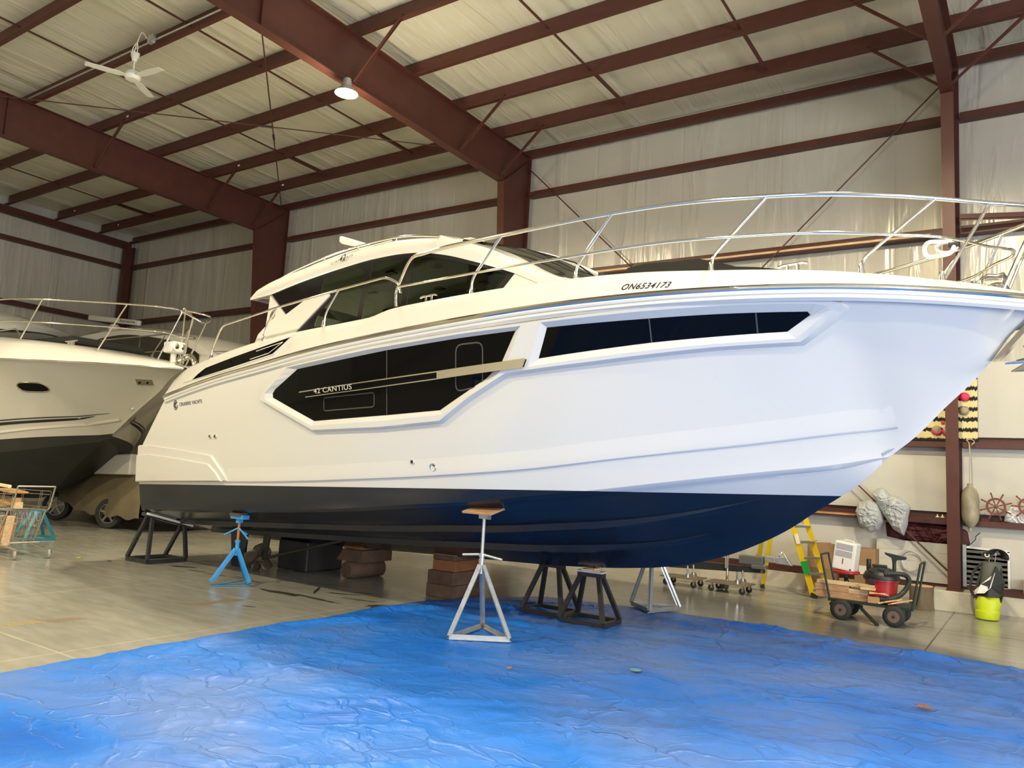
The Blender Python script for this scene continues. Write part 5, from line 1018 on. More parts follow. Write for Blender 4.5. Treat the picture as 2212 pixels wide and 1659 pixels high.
# dehumidifier on a red stool
st = thing('work_stool', 'red padded work stool under the white dehumidifier', 'stool', (-2.25, 11.8, 0))
MB().lathe([(0, .445), (.17, .445), (.185, .46), (.185, .475), (.17, .488), (0, .49)], (-2.24, 11.72, 0), n=24).build('seat', VRED, st, smooth=40)
MB().tube([(-2.24, 11.72, .12), (-2.24, 11.72, .45)], .022, 10).tube([(-2.24, 11.72, .4), (-2.14, 11.6, .30)], .008, 6).build('post', BLKP, st, smooth=40)
for k in range(5): a = 2*pi*k/5; MB().bar((-2.24, 11.72, .13), (-2.24+.2*cos(a), 11.72+.2*sin(a), .06), .03, .02).lathe([(0, -.012), (.024, -.012), (.024, .012), (0, .012)], (-2.24+.2*cos(a), 11.72+.2*sin(a), .026), (sin(a), cos(a), 0), 10).build('caster_leg', BLKP, st)
dh = thing('dehumidifier', 'white dehumidifier with a grille front, tipped on the red stool', 'dehumidifier', (-2.24, 11.7, .49))
DR = Matrix.Rotation(-.10, 3, 'Z') @ Matrix.Rotation(.12, 3, 'Y'); dc = V((-2.23, 11.72, .685))
def dp(x, y, z): return dc+DR @ V((x, y, z))
MB().box(dc, (.29, .22, .385), M=DR).build('body', PLASW, dh, bevel=.018); b = MB()
for i in range(12): b.box(dp(-.01, -.112, .16-.014*i-(.012 if i > 5 else 0)), (.22, .004, .006), M=DR)
gr = b.build('grille', mat('grille_grey', (.28, .28, .28), .5), dh); MB().box(dp(-.01, -.112, -.07), (.01, .004, .075), M=DR).build('water_gauge', BLKP, dh); MB().box(dp(.10, -.112, -.165), (.022, .004, .018), M=DR).build('badge', BLKP, dh)
MB().tube(bend([dp(-.06, .0, .19), dp(-.05, 0, .215), dp(.07, 0, .215), dp(.08, 0, .19)], .01), .006, 6).build('carry_handle', PLASW, dh)
# cardboard boxes
CARD = mat('brown_cardboard', (.30, .18, .09), .8, var=.1); CARDB = mat('cardboard_back', (.24, .15, .07), .8, var=.1)
t = thing('cardboard_box', 'open brown cardboard box between the ladder and the dehumidifier', 'box', (-2.75, 12.6, .2)); MB().box((-2.76, 12.68, .58), (.36, .3, .36)).build('body', CARD, t); MB().bar((-2.93, 12.53, .77), (-2.88, 12.7, .80), .10, .004).bar((-2.76, 12.53, .765), (-2.6, 12.53, .775), .004, .04).build('flap', CARD, t)
tag(MB().box((-2.76, 12.69, .20), (.42, .34, .395)).build('cardboard_box', CARDB), 'low brown carton under the open cardboard box', 'box')
t = thing('cardboard_box', 'closed brown cardboard box to the right of the dehumidifier', 'box', (-2.1, 12.6, .2)); MB().box((-2.11, 12.62, .57), (.26, .3, .37)).build('body', CARD, t); MB().box((-2.15, 12.468, .45), (.11, .003, .12)).build('paper_label', mat('paper_label', (.6, .58, .5), .7), t)
tag(MB().box((-2.11, 12.62, .19), (.30, .34, .38)).build('cardboard_box', CARDB), 'low dark carton supporting the closed cardboard box', 'box')
# yellow step ladder
YEL = mat('yellow_fibreglass', (.72, .50, .01), .4); GRN = mat('green_label', (.01, .32, .05), .4); ALU = mat('dull_aluminium', (.42, .42, .42), .4, .8)
ld = thing('step_ladder', 'yellow fibreglass step ladder standing open under the bow', 'ladder', (-3.1, 12.2, 0))
lt = [V((-3.10, 11.99, 1.20)), V((-2.72, 12.20, .02)), V((-2.94, 12.35, 1.20)), V((-2.60, 12.66, .02))]
f0, f1, g0, g1 = V((-2.75, 12.12, .03)), V((-3.06, 11.99, 1.15)), V((-2.58, 12.38, .03)), V((-2.92, 12.27, 1.15))
MB().bar(f0, f1, .03, .085, up=(1, 0, .3)).build('front_rail', YEL, ld); MB().bar(g0, g1, .03, .075, up=(1, 0, .3)).build('front_rail', YEL, ld)
for k in (.08, .28, .48, .68, .88): MB().bar(f0.lerp(f1, k), g0.lerp(g1, k), .09, .03).build('step', ALU, ld)
MB().bar(f0.lerp(f1, .28)+V((.01, -.022, 0)), f0.lerp(f1, .44)+V((.01, -.022, 0)), .035, .088, up=(1, 0, .3)).build('green_sticker', GRN, ld); MB().bar(f0.lerp(f1, .66)+V((.01, -.022, 0)), f0.lerp(f1, .78)+V((.01, -.022, 0)), .034, .05, up=(1, 0, .3)).build('white_sticker', PLASW, ld)
MB().bar(f0+V((0, 0, -.02)), f0+V((.02, -.01, .04)), .05, .10, up=(1, 0, .3)).build('foot', RUB, ld)
for a_, b_ in (((-3.60, 12.52, .03), (-3.36, 12.2, 1.15)), ((-3.78, 12.80, .27), (-3.55, 12.5, 1.15))): MB().bar(a_, b_, .028, .065, up=(1, 0, .3)).build('rear_rail', YEL, ld); 
MB().box((-3.60, 12.52, .04), (.06, .05, .08)).build('foot', RUB, ld)
# boat trailer tongue and two dollies
tg = thing('trailer_tongue', 'black boat trailer tongue with a grey coupler propped under the bow', 'trailer', (-4, 12, 0))
MB().prism([(-4.9, 11.95, .36), (-3.45, 12.05, .36), (-3.43, 12.05, .285), (-4.9, 11.95, .22)], (0, -.06, 0), (0, .06, 0)).build('drawbar', BLKP, tg)
MB().box((-3.62, 12.0, .46), (.36, .13, .13)).box((-3.5, 12.0, .37), (.22, .14, .06)).build('surge_housing', mat('machine_grey', (.14, .15, .16), .45, .4), tg, bevel=.01)
MB().box((-3.35, 12.02, .50), (.16, .09, .09)).prism([(-3.27, 12.0, .45), (-3.02, 12.0, .44), (-3.12, 12.0, .56), (-3.27, 12.0, .54)], (0, -.03, 0), (0, .05, 0)).build('coupler', GALV, tg, bevel=.008)
MB().bar((-3.22, 12.0, .56), (-3.06, 12.0, .44), .03, .02).tube(smoothpath([(-3.2, 11.97, .60), (-3.16, 11.97, .62), (-3.13, 11.97, .58), (-3.08, 11.97, .50)], 5), .008, 6).build('latch_lever', STEEL, tg)
MB().lathe([(0, 0), (.02, .005), (.022, .02)], (-3.46, 11.99, .31), (0, -1, 0), 10).build('bolt', STEEL, tg)
MB().tube([(-3.97, 11.93, .05), (-3.97, 11.93, .56)], .022, 12).build('jack_tube', STEEL, tg, smooth=40); MB().box((-3.97, 11.90, .39), (.05, .03, .16)).build('jack_bracket', GALV, tg)
for dx in (-.035, .035): MB().lathe([(.0, -.022), (.055, -.022), (.06, 0), (.055, .022), (0, .022)], (-3.97+dx, 11.80, .06), (1, 0, 0), 18).build('jack_wheel', mat('worn_jack_wheel', (.22, .19, .15), .7) if 'worn_jack_wheel' not in bpy.data.materials else bpy.data.materials['worn_jack_wheel'], tg, smooth=40)
MB().tube(smoothpath([(-3.42, 11.95, .42), (-3.40, 11.93, .32), (-3.46, 11.92, .22), (-3.52, 11.9, .14), (-3.6, 11.88, .13)], 8), [.007+.004*(i % 2) for i in range(33)], 6).build('safety_chain', GALV, tg) if 0 else None
b = MB(); cp = smoothpath([(-3.42, 11.95, .42), (-3.39, 11.93, .32), (-3.44, 11.92, .22), (-3.52, 11.9, .15), (-3.62, 11.88, .14)], 6)
for i in range(0, len(cp)-1): q = cp[i].lerp(cp[i+1], .5); d = (cp[i+1]-cp[i]).normalized(); n_ = V((0, 1, 0)) if i % 2 else d.cross(V((0, 1, 0))); b.tube([q+d*.012*cos(a)+n_*.008*sin(a) for a in [2*pi*k/8 for k in range(8)]], .0028, 4, closed=True)
b.build('safety_chain', GALV, tg)
PLY = mat('worn_plywood', (.16, .13, .09), .7, var=.2)
def dolly(x0, x1, y0, y1, label, post_x):
    t = thing('platform_dolly', label, 'dolly', ((x0+x1)/2, (y0+y1)/2, 0)); MB().box(((x0+x1)/2, (y0+y1)/2, .135), (x1-x0, y1-y0, .016)).build('deck_board', PLY, t)
    for x in (x0+.08, x1-.08):
        for y in (y0+.05, y1-.05): 
            w = MB().lathe([(0, -.015), (.04, -.015), (.048, -.008), (.048, .008), (.04, .015), (0, .015)], (x, y, .05), (.2, 1, 0), 18).build('caster_wheel', RUB, t, smooth=40); MB().bar((x+.01, y-.02, .05), (x+.01, y-.02, .125), .03, .004, up=(0, 1, 0)).bar((x+.01, y+.02, .05), (x+.01, y+.02, .125), .03, .004, up=(0, 1, 0)).build('caster_fork', STEEL, w)
    for y in (y0+.08, y1-.08): MB().lathe([(0, 0), (.05, 0), (.05, .006), (0, .006)], (post_x, y, .16), (0, 1, 0), 18).tube([(post_x, y, .14), (post_x-.01, y, .32)], .014, 8).build('post_bracket', STEEL, t)
dolly(-4.84, -4.24, 11.40, 11.80, 'low wheeled dolly under the trailer, left one further from the ladder', -4.42)
dolly(-4.12, -3.50, 11.38, 11.80, 'low wheeled dolly under the trailer, right one nearer the ladder', -3.66)
# painted boards leaning on the wall, cable coil
b = MB()
for i in range(4): b.box((-1.58, 13.0, .40+.142*i), (.94, .02, .14))
tag(b.build('board_panel', BOARD), 'white panel of four painted boards leaning on the wall beside the column', 'board panel')
MB().lathe([(0, .006), (.012, .004), (.014, 0)], (-2.0, 12.99, .87), (0, -1, 0), 8)
tag(MB().tube([V((-1.575+(.122+.006*k)*cos(a), 12.955-.006*k+.006*sin(3*a+k), .605+(.138+.004*k)*sin(a))) for k in range(4) for a in [2*pi*i/28 for i in range(28)]], .0055, 6).build('cable_coil', GALV, smooth=60), 'coil of grey cable hanging on the white boards', 'cable')
# bundled silver cover hung on the girt, maroon cover behind the column
def cloth(name, outline, y, depth, m, label, cat, seed, n=46, fold=.03, fr=9):
    cx_ = sum(p[0] for p in outline)/len(outline); cz_ = sum(p[1] for p in outline)/len(outline); o = resamp(outline, 120); g = []
    for i in range(31):
        f = i/30; r = []
        for k, (x, z) in enumerate(o+[o[0]]):
            px, pz = cx_+(x-cx_)*f, cz_+(z-cz_)*f; nz = .7*noise.noise(V((px*fr, pz*fr*.6, seed)))+.25*noise.noise(V((px*fr*2.3, pz*fr*1.5, seed+5))); q1 = px*cos(seed)+pz*sin(seed); q2 = -px*sin(seed)+pz*cos(seed); wp = .05*noise.noise(V((px*7, pz*7, seed)))
            rg = max(0, 1-abs(noise.noise(V(((q1+wp)*22, q2*6, seed+9))))*3.2)+.8*max(0, 1-abs(noise.noise(V((q1*7, (q2+wp)*30, seed+19))))*3.5)-.3
            r.append(V((px, y-depth*sqrt(max(0, 1-f**2.5))-fold*nz*(1-f**4)-fold*.75*rg*(1-f**6), pz)))
        g.append(r)
    return tag(MB().grid(g).build(name, m, smooth=70), label, cat)
SILC = mat('silver_grey_cover', (.42, .44, .45), .45, var=.05, bump=.6, bs=9)
cloth('boat_cover', [(-2.33, 1.28), (-2.28, 1.42), (-2.13, 1.47), (-2.0, 1.42), (-1.95, 1.30), (-1.93, 1.15), (-2.0, 1.02), (-2.12, .97), (-2.26, 1.07)], 12.90, .22, SILC, 'bundled silver grey boat cover hanging on the low girt, rounded left bundle', 'boat cover', 3)
cloth('boat_cover', [(-2.10, 1.57), (-2.02, 1.64), (-1.93, 1.655), (-1.84, 1.55), (-1.72, 1.53), (-1.62, 1.46), (-1.57, 1.40), (-1.60, 1.25), (-1.61, 1.13), (-1.66, .97), (-1.80, 1.05), (-1.95, 1.28)], 12.86, .17, SILC, 'silver grey boat cover draped over the low girt, pointed right flap', 'boat cover', 11)
MARN = mat('maroon_canvas', (.075, .012, .015), .7, var=.15, bump=.5, bs=9)
cloth('canvas_cover', [(-1.95, 1.14), (-1.6, 1.19), (-1.3, 1.17), (-.98, 1.17), (-.86, 1.10), (-.83, .93), (-.85, .865), (-1.0, .90), (-1.2, .87), (-1.36, .90), (-1.55, .87), (-1.78, .91), (-1.93, .93)], 13.09, .075, MARN, 'dark maroon canvas cover bundled under the girt behind the right column', 'canvas cover', 21, fr=7)
MB().lathe([(0, .004), (.008, 0)], (-.9, 12.9, 1.0), (0, -1, 0), 8)
tag(MB().tube(smoothpath([(-.87, 12.92, .90), (-.82, 12.90, .93), (-.76, 12.92, 1.0), (-.755, 12.92, 1.04), (-.70, 12.93, 1.10)], 6), .006, 6).build('bungee_cord', RUB, smooth=60), 'short black cord sticking out of the maroon canvas', 'cord')
for x in (-1.235, -1.17): tag(MB().lathe([(0, .045), (.008, .04), (.01, .02), (.03, 0), (0, .0)], (x, 12.96, 1.272), n=14).build('lamp_cup', mat('cream_cup', (.7, .66, .5), .5) if 'cream_cup' not in bpy.data.materials else bpy.data.materials['cream_cup'], smooth=40), 'small cream funnel-shaped cup standing on the low girt, %s one' % ('left' if x < -1.2 else 'right'), 'cup')
tag(MB().box((-2.55, 12.99, 1.225), (.9, .12, .03)).build('lumber_board', WOOD), 'brown board lying in the low girt left of the silver cover', 'board')
# old cylindrical fender on a rope
fd = thing('boat_fender', 'large grimy grey cylinder fender hung on a rope right of the column', 'fender', (-.81, 12.82, 1.1))
FEN = mat('grimy_fender', (.28, .25, .17), .55, var=.35, vs=9, sv=(1, 1, .4), bump=.1)
MB().lathe([(0, 1.105), (.022, 1.11), (.024, 1.16), (.06, 1.19), (.10, 1.26), (.113, 1.33), (.115, 1.55), (.105, 1.63), (.075, 1.70), (.035, 1.735), (.032, 1.775), (0, 1.78)], (-.815, 12.80, 0), n=26).build('body', FEN, fd, smooth=45)
ROPE = mat('old_rope', (.45, .40, .28), .8)
MB().tube(smoothpath([(-.815, 12.8, 1.77), (-.812, 12.80, 2.0), (-.815, 12.84, 2.25), (-.83, 12.92, 2.36), (-.86, 12.94, 2.40), (-.80, 12.94, 2.41), (-.76, 12.9, 2.37), (-.79, 12.86, 2.33)], 6), .008, 6).build('rope', ROPE, fd, smooth=60)
# ship's wheels
MAH = mat('mahogany', (.16, .040, .018), .35, var=.2, vs=8)
def helm(cx_, cz_, r, label, rot=.12):
    t = thing('ship_wheel', label, 'ship wheel', (cx_, 12.88, cz_)); y = 12.88
    MB().lathe([(r*.80, -.012), (r*1.06, -.012), (r*1.06, .012), (r*.80, .012), (r*.80, -.012)], (cx_, y, cz_), (0, 1, 0), 36).build('rim', MAH, t, smooth=30)
    MB().lathe([(0, -.025), (r*.16, -.02), (r*.2, 0), (r*.16, .02), (0, .02)], (cx_, y, cz_), (0, 1, 0), 18).build('hub', MAH, t, smooth=40)
    for k in range(8):
        a = rot+k*pi/4; d = V((cos(a), 0, sin(a))); c = V((cx_, y, cz_)); ks = [.1, .4, .6, .8, 1.08, 1.25, 1.45, 1.62, 1.75]; rs = [.007, .006, .009, .007, .007, .011, .008, .013, .004]
        MB().tube([c+d*r*q for q in ks], rs, 8).build('spoke', MAH, t, smooth=50)
helm(-.508, 1.475, .115, 'mahogany ship wheel with eight spokes leaning on the girt beside the fender', .31)
helm(-.13, 1.50, .115, 'mahogany ship wheel cut off by the right edge of the picture', .0)
cloth('plastic_sheet', [(-.42, 1.27), (-.40, 1.42), (-.32, 1.50), (-.22, 1.46), (-.16, 1.30), (-.18, 1.25)], 13.0, .05, PLASW, 'crumpled white plastic sheet between the two ship wheels', 'plastic sheet', 31)
# black and cream striped towel with bikini tops
twm = bpy.data.materials.new('striped_towel'); twm.use_nodes = True; nt = twm.node_tree; bs_ = nt.nodes['Principled BSDF']; bs_.inputs['Roughness'].default_value = .9
tc = N(nt, 'ShaderNodeTexCoord'); sp = N(nt, 'ShaderNodeSeparateXYZ'); nt.links.new(tc.outputs['Object'], sp.inputs[0])
n1 = N(nt, 'ShaderNodeTexNoise'); n1.inputs['Scale'].default_value = 1; n1.inputs['Detail'].default_value = 4; n1.inputs['Roughness'].default_value = .8; mp = N(nt, 'ShaderNodeMapping'); mp.inputs['Scale'].default_value = (42, 1, 5); nt.links.new(tc.outputs['Object'], mp.inputs[0]); nt.links.new(mp.outputs[0], n1.inputs['Vector'])
m1 = N(nt, 'ShaderNodeMath', operation='MULTIPLY_ADD'); nt.links.new(n1.outputs[0], m1.inputs[0]); m1.inputs[1].default_value = .13; nt.links.new(sp.outputs[2], m1.inputs[2])
m2 = N(nt, 'ShaderNodeMath', operation='MODULO'); nt.links.new(m1.outputs[0], m2.inputs[0]); m2.inputs[1].default_value = .152
m3 = N(nt, 'ShaderNodeMath', operation='LESS_THAN'); nt.links.new(m2.outputs[0], m3.inputs[0]); m3.inputs[1].default_value = .058
mxx = N(nt, 'ShaderNodeMix', data_type='RGBA'); nt.links.new(m3.outputs[0], mxx.inputs[0]); mxx.inputs[6].default_value = (.72, .62, .32, 1); mxx.inputs[7].default_value = (.012, .012, .014, 1); nt.links.new(mxx.outputs[2], bs_.inputs['Base Color'])
b = MB().grid([[V((x, 12.99+.006*sin(x*23+z), z)) for z in (2.385, 2.6, 2.9, 3.2, 3.5)] for x in [-1.75+1.03*i/24 for i in range(25)]]); tag(b.build('beach_towel', twm, solid=.006), 'black and cream striped towel pinned to the wall behind the right column', 'towel')
PINK = mat('hot_pink_fabric', (.75, .03, .10), .6); TAUP = mat('taupe_mesh', (.33, .27, .20), .7, var=.3, vs=30)
def cup(b, x, z, r, y=12.975): b.lathe([(r, 0), (r*.92, r*.3), (r*.6, r*.55), (0, r*.66)], (x, y, z), (.1, -1, .05), 18); return b
def bra(xs, z, r, m, label, trim=None):
    t = thing('bikini_top', label, 'bikini top', (sum(xs)/len(xs), 12.96, z))
    for x in xs: cup(MB(), x, z, r).build('cup', m, t, smooth=60)
    if trim:
        for x in xs: MB().tube([V((x+r*1.02*cos(a), 12.955, z+r*1.02*sin(a))) for a in [pi+pi*i/14 for i in range(15)]], .014, 6).build('trim', trim, t, smooth=60)
    MB().tube([(xs[0]-r, 12.97, z), (xs[0], 12.975, z-r*.9), (sum(xs)/len(xs), 12.97, z-r*.2), (xs[-1], 12.975, z-r*.9), (xs[-1]+r, 12.97, z)], .007, 6).build('band', trim or m, t)
bra([-1.24, -1.10], 2.545, .062, TAUP, 'taupe bikini top with hot pink trim left of the column', PINK)
bra([-1.02, -.88], 3.03, .066, PINK, 'plain hot pink bikini top on the towel beside the column')
bra([-1.02, -.89], 2.83, .068, TAUP, 'greyish striped bikini top on the towel below the pink one')
tag(MB().lathe([(0, .01), (.025, .008), (.03, 0)], (-1.16, 12.97, 2.655), (0, -1, 0), 5).build('hair_bow', mat('bow_red', (.55, .03, .02), .5)), 'small red bow pinned above the taupe bikini top', 'bow')
# metal louvre frame and pale post on the wall, golf bag
lv = thing('louvre_rack', 'white framed louvre rack with steel slats behind the golf bag', 'rack', (-.65, 13.05, .3))
b = MB()
for q in (((-.93, 13.04, .88), (-.36, 13.04, .86)), ((-.93, 13.04, .34), (-.36, 13.04, .34)), ((-.93, 13.04, .34), (-.93, 13.04, .88)), ((-.37, 13.04, .34), (-.37, 13.04, .86))): b.bar(*q, .03, .03)
b.build('frame', PLASW, lv); 
for i in range(7): MB().box((-.65, 13.05, .40+.07*i), (.54, .025, .028), M=Matrix.Rotation(.5, 3, 'X')).build('slat', ALU, lv)
MB().box((-.65, 13.085, .61), (.54, .01, .5)).build('backing', mat('grey_backing', (.16, .16, .15), .7), lv)
tag(MB().box((-.90, 12.98, .62), (.045, .05, .58)).build('galvanised_post', GALV), 'short pale galvanised post beside the right column foot', 'post')
GB = mat('golf_bag_black', (.015, .016, .017), .6); GLIME = mat('lime_yellow_nylon', (.50, .60, .01), .5); GGR = mat('golf_bag_grey', (.085, .09, .08), .6)
gb = thing('golf_bag', 'black and lime yellow golf bag with a visor on its clubs, leaning by the wall', 'golf bag', (-.6, 12.35, 0))
def gp(f, a, r, dy=0): ax_ = V((-.60+.06*f, 12.28+.22*f, .02+.80*f)); return ax_+V((cos(a)*r, sin(a)*r*.85, 0))
MB().grid([[gp(f, 2*pi*k/20, r) for k in range(21)] for f, r in ((0, .0), (0, .125), (.10, .13), (.11, .12), (.30, .115), (.5, .12), (.7, .115), (.88, .12), (.9, .105), (.88, .0))]).build('body', GGR, gb, smooth=40)
MB().grid([[gp(f, pi+.1+(pi-.2)*k/12, r) for k in range(13)] for f, r in ((-.005, .135), (.115, .14), (.12, .126), (.25, .15), (.34, .13), (.345, .11))]).build('ball_pocket', GLIME, gb, smooth=35)
MB().lathe([(0, -.01), (.13, -.01), (.14, .015), (.135, .085), (0, .085)], (-.60, 12.28, .02), n=24).build('base_cup', GLIME, gb, smooth=40)
b = MB(); P = [gp(.36, pi*1.02, .15), gp(.42, pi*1.02, .17), gp(.50, pi*1.25, .17), gp(.62, pi*1.5, .16), gp(.84, pi*1.62, .14), gp(.6, pi*1.95, .16), gp(.42, pi*2, .15), gp(.36, pi*1.8, .16), gp(.34, pi*1.5, .17)]
b.add(P+[gp(.5, pi*1.5, .17)], [(i, (i+1) % 9, 9) for i in range(9)]); b.build('side_pocket', GB, gb, solid=.03, bevel=.006)
b = MB(); P = [gp(.35, pi*1.08, .175), gp(.42, pi*1.12, .18), gp(.52, pi*1.3, .18), gp(.74, pi*1.60, .165), gp(.50, pi*1.53, .19), gp(.40, pi*1.42, .195), gp(.38, pi*1.25, .19)]; b.add(P, [tuple(range(7))]); b.build('white_panel', PLASW, gb)
for a0, r in ((.1, .10), (2.9, .11)): MB().grid([[gp(f, a0+q, .10+.05*sin(pi*clamp((f-.1)/.7))) for q in (-.5, -.2, .2, .5)] for f in (.12, .25, .4, .55, .7, .82)]).build('long_pocket', GB, gb, solid=.03)
for i, (dx, dy) in enumerate(((-.06, 0), (-.03, .04), (.0, -.02), (.03, .03), (-.04, -.04))): MB().tube([gp(.8, 0, 0)+V((dx, dy, 0)), gp(.95, 0, 0)+V((dx*1.3, dy, .02+.01*i))], .005, 6).box(gp(.96, 0, 0)+V((dx*1.3-.02, dy, .02+.01*i)), (.06, .02, .03)).build('golf_club', STEEL if i % 2 else DARKST, gb)
MB().lathe([(.018, 0), (.03, 0), (.03, .014), (.018, .014), (.018, 0)], (-.60, 12.40, .83), (.2, -1, 0), 16).build('ring', mat('brass_ring', (.6, .5, .25), .3, .8), gb)
MB().grid([[V((-.48+.125*cos(a)*k, 12.42-.12*k, .82+.10*sin(a)*(.6+.4*k))) for k in (.3, .7, 1.1)] for a in [pi*i/12-.3 for i in range(13)]]).build('visor', GB, gb, solid=.006, smooth=60); MB().tube([V((-.48+.14*cos(a), 12.288, .82+.105*sin(a))) for a in [pi*i/12-.3 for i in range(5)]], .004, 5).build('visor_edge', PLASW, gb)
MB().bar((-.49, 12.42, .14), (-.475, 12.30, .02), .012, .012).build('stand_leg', GLIME, gb); MB().tube(smoothpath([gp(.86, pi*1.1, .12), gp(.7, pi*1.0, .20), gp(.45, pi*1.0, .22), gp(.3, pi*1.05, .16)], 5), .02, 6).build('strap', GB, gb, smooth=50)
tag(MB().box((-.1, 12.9, .42), (.2, .3, .16)).build('wooden_crate', WOOD), 'corner of a brown wooden crate at the right edge by the sill', 'crate')
# dark liquid stains and tape ladders lie on the slab
STN = mat('oil_stain', (.055, .05, .042), .2)
def blob(cx_, cy_, w, l, ang, seed, m, name, label, cat, z=.0015):
    P = []
    for i in range(36):
        a = 2*pi*i/36; r = 1+.55*noise.noise(V((cos(a)*1.6, sin(a)*1.6, seed)))+.35*noise.noise(V((cos(a)*5, sin(a)*5, seed))); x, y = l*cos(a)*r, w*sin(a)*r; P.append(V((cx_+x*cos(ang)-y*sin(ang), cy_+x*sin(ang)+y*cos(ang), z)))
    return tag(MB().add(P, [tuple(range(36))]).build(name, m), label, cat, 'dark stains on the slab')
for i, a in enumerate(((-7.45, 6.37, .055, .36, .05), (-6.95, 6.42, .03, .42, -.05), (-7.4, 6.85, .02, .30, -.9), (-7.0, 6.9, .03, .22, .4), (-6.6, 6.75, .02, .25, .2), (-6.1, 6.68, .09, .24, .9), (-10.0, 6.72, .05, .22, .5), (-9.55, 6.62, .02, .15, .3), (-9.1, 6.62, .015, .2, .2), (-8.7, 6.75, .015, .16, .1), (-6.9, 7.15, .015, .12, .5), (-7.0, 5.53, .012, .09, .4))):
    blob(*a, i*1.7, STN, 'floor_stain', 'dark wet stain on the slab, %s' % ['longest streak in front of the log stack', 'streak to its right towards the tarp', 'thin crooked run behind the blue stand', 'small patch near the log', 'thin run before the keel stack', 'patch touching the tarp edge by the keel stack', 'patch beside the aft black trestle', 'small spot right of the aft trestle', 'thin spot behind the blue stand', 'thin spot nearest the black block', 'small spot beneath the log stack', 'isolated short mark in front of the blue stand'][i], 'stain')
TAPE = mat('brown_tape_residue', (.20, .14, .09), .7); TAPY = mat('yellow_tape_residue', (.30, .25, .12), .7)
for (x, y, m, lb) in ((-7.5, 3.52, TAPY, 'ladder-shaped yellowish tape residue on the slab, nearest the left edge'), (-7.44, 3.84, TAPE, 'ladder-shaped brown tape residue just beyond the yellowish one'), (-7.41, 5.28, TAPE, 'faint tape residue further back, left of its pair'), (-7.40, 5.60, TAPE, 'faint tape residue further back, right of its pair')):
    b = MB()
    for k in range(6): b.box((x-.0+.0*k, y-.12+.048*k, .0012), (.17, .026, .0008), .45)
    tag(b.build('tape_mark', m), lb, 'tape mark', 'tape marks on the slab')
LEAFG = mat('fresh_green_leaf', (.35, .50, .02), .6); LEAFB = mat('dry_leaf', (.32, .12, .04), .7)
def leaf(x, y, z, r, m, label, seed):
    random.seed(seed); P = []
    for i in range(14): a = 2*pi*i/14; q = r*(1 if i % 2 else .5)*(.8+.4*random.random()); P.append(V((x+q*cos(a)*1.3, y+q*sin(a), z+.012*random.random())))
    P.append(V((x, y, z+.004))); tag(MB().add(P, [(i, (i+1) % 14, 14) for i in range(14)]).build('fallen_leaf', m, solid=.001), label, 'leaf')
leaf(-11.49, 6.06, .003, .05, LEAFG, 'bright green leaf scrap on the slab left of the aft trestle', 1)
leaf(-10.99, 6.21, .003, .04, mat('olive_leaf', (.10, .12, .03), .7), 'dull olive leaf scrap on the slab beside the aft trestle', 2)
